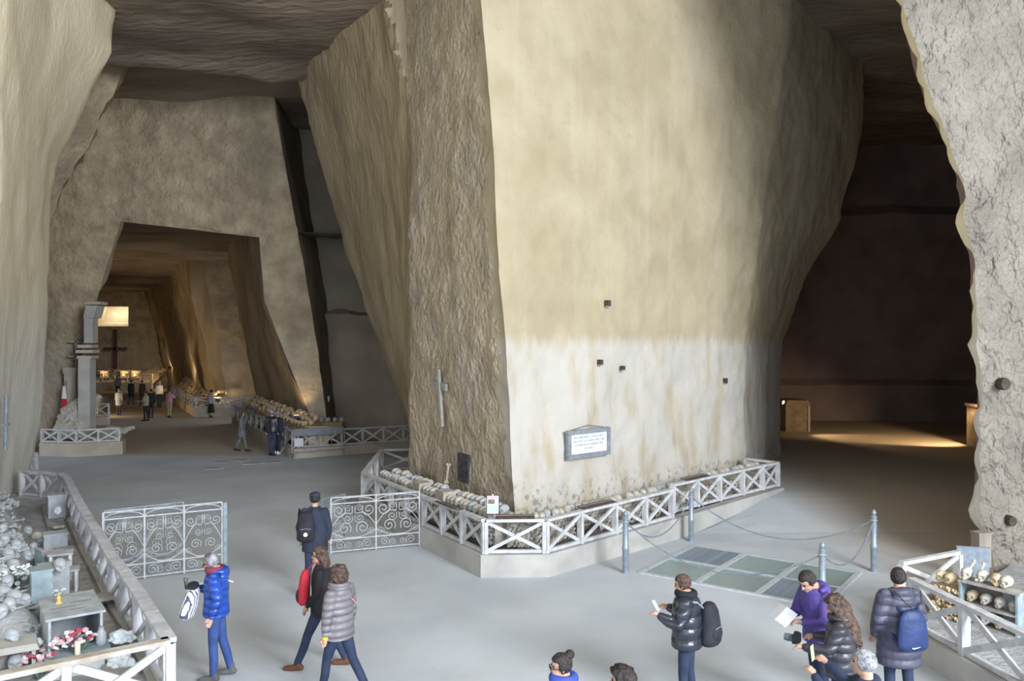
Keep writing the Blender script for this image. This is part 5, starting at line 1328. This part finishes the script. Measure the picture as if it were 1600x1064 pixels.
def backpack(label, info, off, size, mt, rz, pocket=True, badge=None, straps=True, name='backpack', cat='backpack'):
    c = info['t'](off); r = thing(name, label, cat, c, math.radians(rz)); w_, d_, h_ = size
    m = MB(); loft(m, [(V((0, -.01, -h_ / 2)), w_ * .42, d_ * .38), (V((0, -.015, -h_ * .4)), w_ * .52, d_ * .52), (V((0, -.01, 0)), w_ * .5, d_ * .5), (V((0, 0, h_ * .3)), w_ * .44, d_ * .42), (V((0, .01, h_ * .45)), w_ * .30, d_ * .3), (V((0, .015, h_ * .5)), w_ * .15, d_ * .15)], 18)
    fuse(m, 'bag_body', mt, r, .016)
    if pocket:
        m = MB(); m.ell((0, -d_ * .42, -h_ * .2), (w_ * .36, d_ * .22, h_ * .2), 14, 8); m.build('front_pocket', mt, r, 60); MB().tube([V((-w_ * .3, -d_ * .55, -h_ * .05)), V((0, -d_ * .62, -h_ * .02)), V((w_ * .3, -d_ * .55, -h_ * .05))], .006, 5).build('zip', 'steel', r)
    if badge: MB().lathe([(.035, 0), (.035, .01), (.02, .012)], 14, (0, -d_ * .62, -h_ * .22), M=Matrix.Rotation(math.pi / 2, 3, 'X')).build('badge', badge, r, 40)
    if straps:
        for sd in (-1, 1):
            MB().tube([V((sd * w_ * .25, d_ * .3, h_ * .42)), V((sd * w_ * .38, d_ * .35 + .08, h_ * .55)), V((sd * w_ * .42, d_ * .4 + .2, h_ * .35)), V((sd * w_ * .45, d_ * .4 + .18, 0)), V((sd * w_ * .45, d_ * .35, -h_ * .3))], .018, 6).build('strap', mt, r)
    return r
def slab_thing(name, label, cat, c, size, rot, mt, face_mt=None, face='screen'):
    r = thing(name, label, cat, c); r.rotation_euler = rot
    m = MB(); m.box((0, 0, 0), size); o = m.build('case', mt, r); bv = o.modifiers.new('bevel', 'BEVEL'); bv.width = min(size) * .3; bv.segments = 2
    if face_mt: MB().box((0, -size[1] / 2 - .001, 0), (size[0] * .88, .002, size[2] * .88)).build(face, face_mt, r)
    return r
PHONE = (.075, .011, .15)
FW = lambda x, f, z: (x, f, z)
# 1 man in a cap seen from behind
_, I = person('man in navy coat and flat cap walking away near the gate', G(492, 925), 8, 1.74, 'c_navy_coat', .72, 'c_dark_jeans', 'short', 'hair_black', armL=((-.35, -.1, -1), (.1, .35, -1)), armR=((.25, 0, -1), (-.05, .3, -1)), legL=(-14, 22), legR=(8, 2), cap=True, puff=.008)
backpack('black backpack with a round white badge on the man in the cap', I, (-.13, -.235, 1.2), (.30, .20, .50), 'c_bag_dark', 12, badge='white')
# 2 woman in blue
_, I = person('grey haired woman in shiny blue jacket looking at her phone', G(338, 1060), 97, 1.64, 'c_blue_puffer', .88, 'c_jeans', 'short', 'hair_salt', armL=((-.2, -.22, -1), (.05, .35, -1)), armR=((.1, .25, -1), (-.35, 1, .35)), legL=(3, 3), legR=(-8, 6), pitch=22, puff=.025, hood=True, collar='c_scarf', glasses=True, shoe='c_grey_shoe')
p = I['wr'][1]; slab_thing('mobile_phone', 'dark phone held up by the woman in blue', 'phone', p + V((-.06, 0, .04)), PHONE, (-.5, .3, 1.1), 'black', 'photo_dark')
bp_ = backpack('white patterned shoulder bag held in front of the woman in blue', I, (-.08, .33, 1.10), (.40, .20, .40), 'c_patterned', 97, pocket=False, straps=False, name='shoulder_bag', cat='bag')
bp_.rotation_euler = (.35, 0, math.radians(97)); MB().ell((0, .03, .2), (.16, .07, .03), 12, 6).build('bag_flap', 'c_bag_dark', bp_); MB().tube([V((.1, -.02, .2)), V((.14, -.2, .34)), V((.05, -.42, .38))], .01, 6).build('strap', 'c_white', bp_)
# 3 woman with red bag, 4 woman in grey puffer
_, I = person('woman with glasses and red bag walking left behind the curly haired woman', (-2.56, 10.85, 0), 92, 1.68, 'c_black', .80, 'c_dark_jeans', 'long', 'hair_brown', armL=((-.1, .15, -1), (.3, .6, -.8)), legL=(24, 4), legR=(-16, 10), glasses=True, pitch=4, shoe='c_brown_leather')
backpack('red and black bag carried in front by the woman with glasses', I, (-.06, .22, 1.20), (.26, .15, .46), 'c_red', 92 + 180, pocket=False, straps=False, name='front_bag', cat='bag')
fb = [o for o in COL.objects if o.name.startswith('front_bag')][0]
MB().ell((0, -.07, -.12), (.10, .05, .10), 14, 8).build('front_pocket', 'c_bag_dark', fb, 60); MB().tube([V((-.1, .02, .2)), V((-.05, .12, .32)), V((0, .2, .3))], .012, 6).build('strap', 'c_red', fb)
_, I = person('curly haired woman in grey quilted jacket walking away', (-2.13, 9.95, 0), 62, 1.62, 'c_grey_puffer', .82, 'c_dark_jeans', 'curly', 'hair_brown', armL=((-.22, .05, -1), (.0, .12, -1)), legL=(18, 6), legR=(-20, 12), puff=.03, collar='c_grey_puffer', cuff=('c_yellow', 'L'))
m_ = MB().bar(I['t']((.02, -.17, 1.36)), I['t']((.12, -.185, 1.26)), .03, .012, up=(0, 0, 1)); tag(m_.build('bag_strap', 'c_pink'), 'pink strap across the back of the grey quilted jacket', 'strap')
# 5 woman in black jacket
_, I = person('woman in shiny black jacket with fur collar reading her phone', (2.07, 9.55, 0), 68, 1.62, 'c_black_shiny', .84, 'c_navy', 'short', 'hair_brown', armL=((-.45, .25, -.9), (.05, 1, .45)), armR=((.35, .25, -.9), (-.5, 1, .4)), legL=(4, 4), legR=(-2, 3), pitch=14, puff=.045, collar='c_fur', belly=.02)
p = (I['wr'][-1] + I['wr'][1]) / 2; slab_thing('mobile_phone', 'pale phone held by the woman in the black jacket', 'phone', I['wr'][-1] * .7 + I['wr'][1] * .3 + V((-.01, 0, .05)), PHONE, (-.6, 0, 1.0), 'lead_frame', 'white_print')
backpack('black backpack hanging from the woman in the black jacket', I, (.12, -.27, 1.12), (.32, .22, .50), 'c_bag_dark', 50, straps=False)
m_ = MB().tube([I['t']((-.19, -.02, 1.46)), I['t']((-.12, -.15, 1.44)), I['t']((.02, -.20, 1.34)), I['t']((.10, -.2, 1.26))], .012, 6); tag(m_.build('bag_strap', 'lead_frame'), 'grey shoulder strap across the shiny black jacket', 'strap')
# 6 man in purple
_, I = person('bearded man in purple hooded jacket bending over a booklet', (3.60, 9.45, 0), 112, 1.76, 'c_purple', .86, 'c_dark_jeans', 'short', 'hair_black', armL=((-.15, .35, -.9), (.25, 1, .15)), armR=((.15, .35, -.9), (-.25, 1, .1)), pitch=38, hood=True, puff=.015, lean=8)
p = (I['wr'][-1] + I['wr'][1]) / 2
r = thing('booklet', 'open white booklet in the hands of the man in purple', 'booklet', p + V((-.05, 0, .04)), math.radians(100)); r.rotation_euler = (-.9, .1, math.radians(112 + 180))
for sg_ in (-1, 1): MB().box((sg_ * .075, 0, .0), (.15, .006, .21), Matrix.Rotation(sg_ * .25, 3, 'Z')).build('page', 'white_print', r)
# 7 woman with long curls
_, I = person('woman with long dark curls and quilted black jacket holding a camera', (3.56, 8.72, 0), 58, 1.62, 'c_dark_puffer', .84, 'c_dark_jeans', 'longcurly', 'hair_brown', armL=((-.3, .4, -.85), (.0, 1, .0)), armR=((.3, .4, -.85), (-.4, 1, .0)), pitch=18, puff=.035, collar='c_dark_puffer')
p = (I['wr'][-1] * .6 + I['wr'][1] * .4)
r = thing('photo_camera', 'black camera held by the woman with long curls', 'camera', p + V((-.04, .02, .03)), math.radians(58)); MB().box((0, 0, 0), (.14, .07, .09)).build('body', 'black', r); MB().box((0, 0, .055), (.05, .05, .03)).build('viewfinder', 'black', r)
MB().lathe([(.04, 0), (.042, .06), (.038, .1)], 14, (0, .03, -.005), M=Matrix.Rotation(-math.pi / 2, 3, 'X')).build('lens', 'iron_dark', r, 40)
m_ = MB().tube([I['t']((-.12, -.12, 1.45)), I['t']((-.02, -.19, 1.32)), I['t']((.12, -.19, 1.12)), I['t']((.2, -.08, .95))], .012, 6); tag(m_.build('camera_strap', 'c_brown_leather'), 'brown strap across the quilted black jacket', 'strap')
# 8 grey haired man photographing
_, I = person('grey haired man in navy jacket raising a phone with both hands', (3.10, 7.05, 0), 50, 1.68, 'c_navy', .84, 'c_dark_jeans', 'short', 'hair_grey', armL=((-.35, .8, -.35), (.35, .75, .75)), armR=((.25, .85, -.35), (-.35, .75, .75)), puff=.012, curl=.9)
p = (I['wr'][-1] + I['wr'][1]) / 2
slab_thing('mobile_phone', 'raised phone with a lit screen held by the grey haired man', 'phone', p + V((-.02, .02, .07)), (.078, .012, .155), (-.1, -.06, math.radians(50)), 'black', 'screen')
# 9 person with drawstring bag
_, I = person('person in long slate quilted coat seen from behind at the right', (4.53, 9.45, 0), 4, 1.72, 'c_long_puffer', .62, 'c_dark_jeans', 'short', 'hair_black', armL=((-.3, .0, -1), (.1, .5, -.8)), armR=((.32, .02, -1), (-.1, .6, -.7)), hood=True, puff=.04, turn=-20)
r = backpack('blue drawstring bag on the back of the slate quilted coat', I, (.02, -.25, 1.10), (.36, .13, .46), 'c_blue_bag', 4, pocket=False, name='drawstring_bag', cat='bag')
sw = [(-.05, .0), (-.045, -.012), (-.03, -.016), (.0, -.012), (.055, .006), (.0, -.003), (-.03, -.006), (-.042, -.003)]
MB().prism([(x, z - .17) for x, z in sw], -.088, -.082).build('swoosh_mark', 'white', r)
for sd in (-1, 1): MB().tube([V((0, -.03, .24)), V((sd * .1, -.02, .33)), V((sd * .16, .1, .42))], .006, 5).build('cord', 'c_bag_dark', r)
# 10, 11 heads at the bottom edge
person('woman with a hair bun and blue white jacket at the bottom edge', (.47, 7.2, 0), 100, 1.60, 'c_royal', .86, 'c_dark_jeans', 'bun', 'hair_black', glasses=True, collar='c_royal', pitch=6)
person('person whose dark curly hair shows at the bottom edge', (.965, 6.95, 0), 70, 1.56, 'c_black', .86, 'c_dark_jeans', 'curly', 'hair_black')

# far visitors
FP = 'visitors in the nave'
def far(label, x, y, hd, h, top, hem, leg, **k): return person(label, G(x, y), hd, h, top, hem, leg, near=False, group=FP, **k)
far('woman in grey coat walking right towards the fence', 378, 705, -75, 1.62, 'c_grey_coat', .62, 'c_grey_coat', hair_mat='hair_brown', legL=(-12, 8), legR=(16, 4), hair='long')
_, I = far('man in black leather jacket and jeans with his back to us', 425, 712, -8, 1.74, 'c_leather', .88, 'c_faded', hair_mat='hair_salt', puff=.02)
far('grey haired woman beside the man in the leather jacket', 434, 710, -20, 1.68, 'c_navy', .85, 'c_dark_jeans', hair_mat='hair_grey', shoe='c_white')
far('woman in pale top and dark skirt by the second fence', 330, 652.5, -30, 1.6, 'c_lightgrey', .86, 'c_black', hair_mat='hair_black', skirt=True)
far('person in pink shirt and beige trousers', 265, 652.5, -15, 1.66, 'c_pink', .86, 'c_beige', hair_mat='hair_brown', armR=((.2, .4, -.8), (-.2, 1, .6)))
_, I = far('man in white shirt with sky blue shoulders', 249, 636, 5, 1.68, 'c_white', .88, 'c_navy', hair_mat='hair_grey', collar='c_skyblue')
far('person in tan waistcoat facing left in the nave', 228, 658, 85, 1.66, 'c_tan', .86, 'c_black', hair_mat='hair_brown', armL=((-.1, .3, -.9), (.1, 1, .0)))
far('dark clothed person behind the tan waistcoat', 236, 653, 10, 1.64, 'c_black', .84, 'c_black', hair_mat='hair_black')
far('woman in grey coat standing left in the nave', 186, 649, 0, 1.6, 'c_grey_coat', .62, 'c_black', hair_mat='hair_brown')
far('person in long black coat in the middle of the nave', 205, 632, -10, 1.7, 'c_black', .55, 'c_faded', hair_mat='hair_black', legL=(-8, 6), legR=(10, 4))
far('person in black jacket turning beside the nave fence', 222, 633, 60, 1.7, 'c_black', .8, 'c_black', hair_mat='hair_brown')
far('person in grey nearest the far altar fence', 184, 619, 20, 1.66, 'c_grey_coat', .8, 'c_black', hair_mat='hair_grey')

bpy.context.view_layer.update()
dg = bpy.context.evaluated_depsgraph_get()
done = [(o, bpy.data.meshes.new_from_object(o.evaluated_get(dg), depsgraph=dg)) for o in PENDING]
for o, me in done:
    mt_ = o.data.materials[0]; o.modifiers.clear(); me.name = o.name; o.data = me
    if not me.materials: me.materials.append(mt_)
    me.polygons.foreach_set('use_smooth', [True] * len(me.polygons))
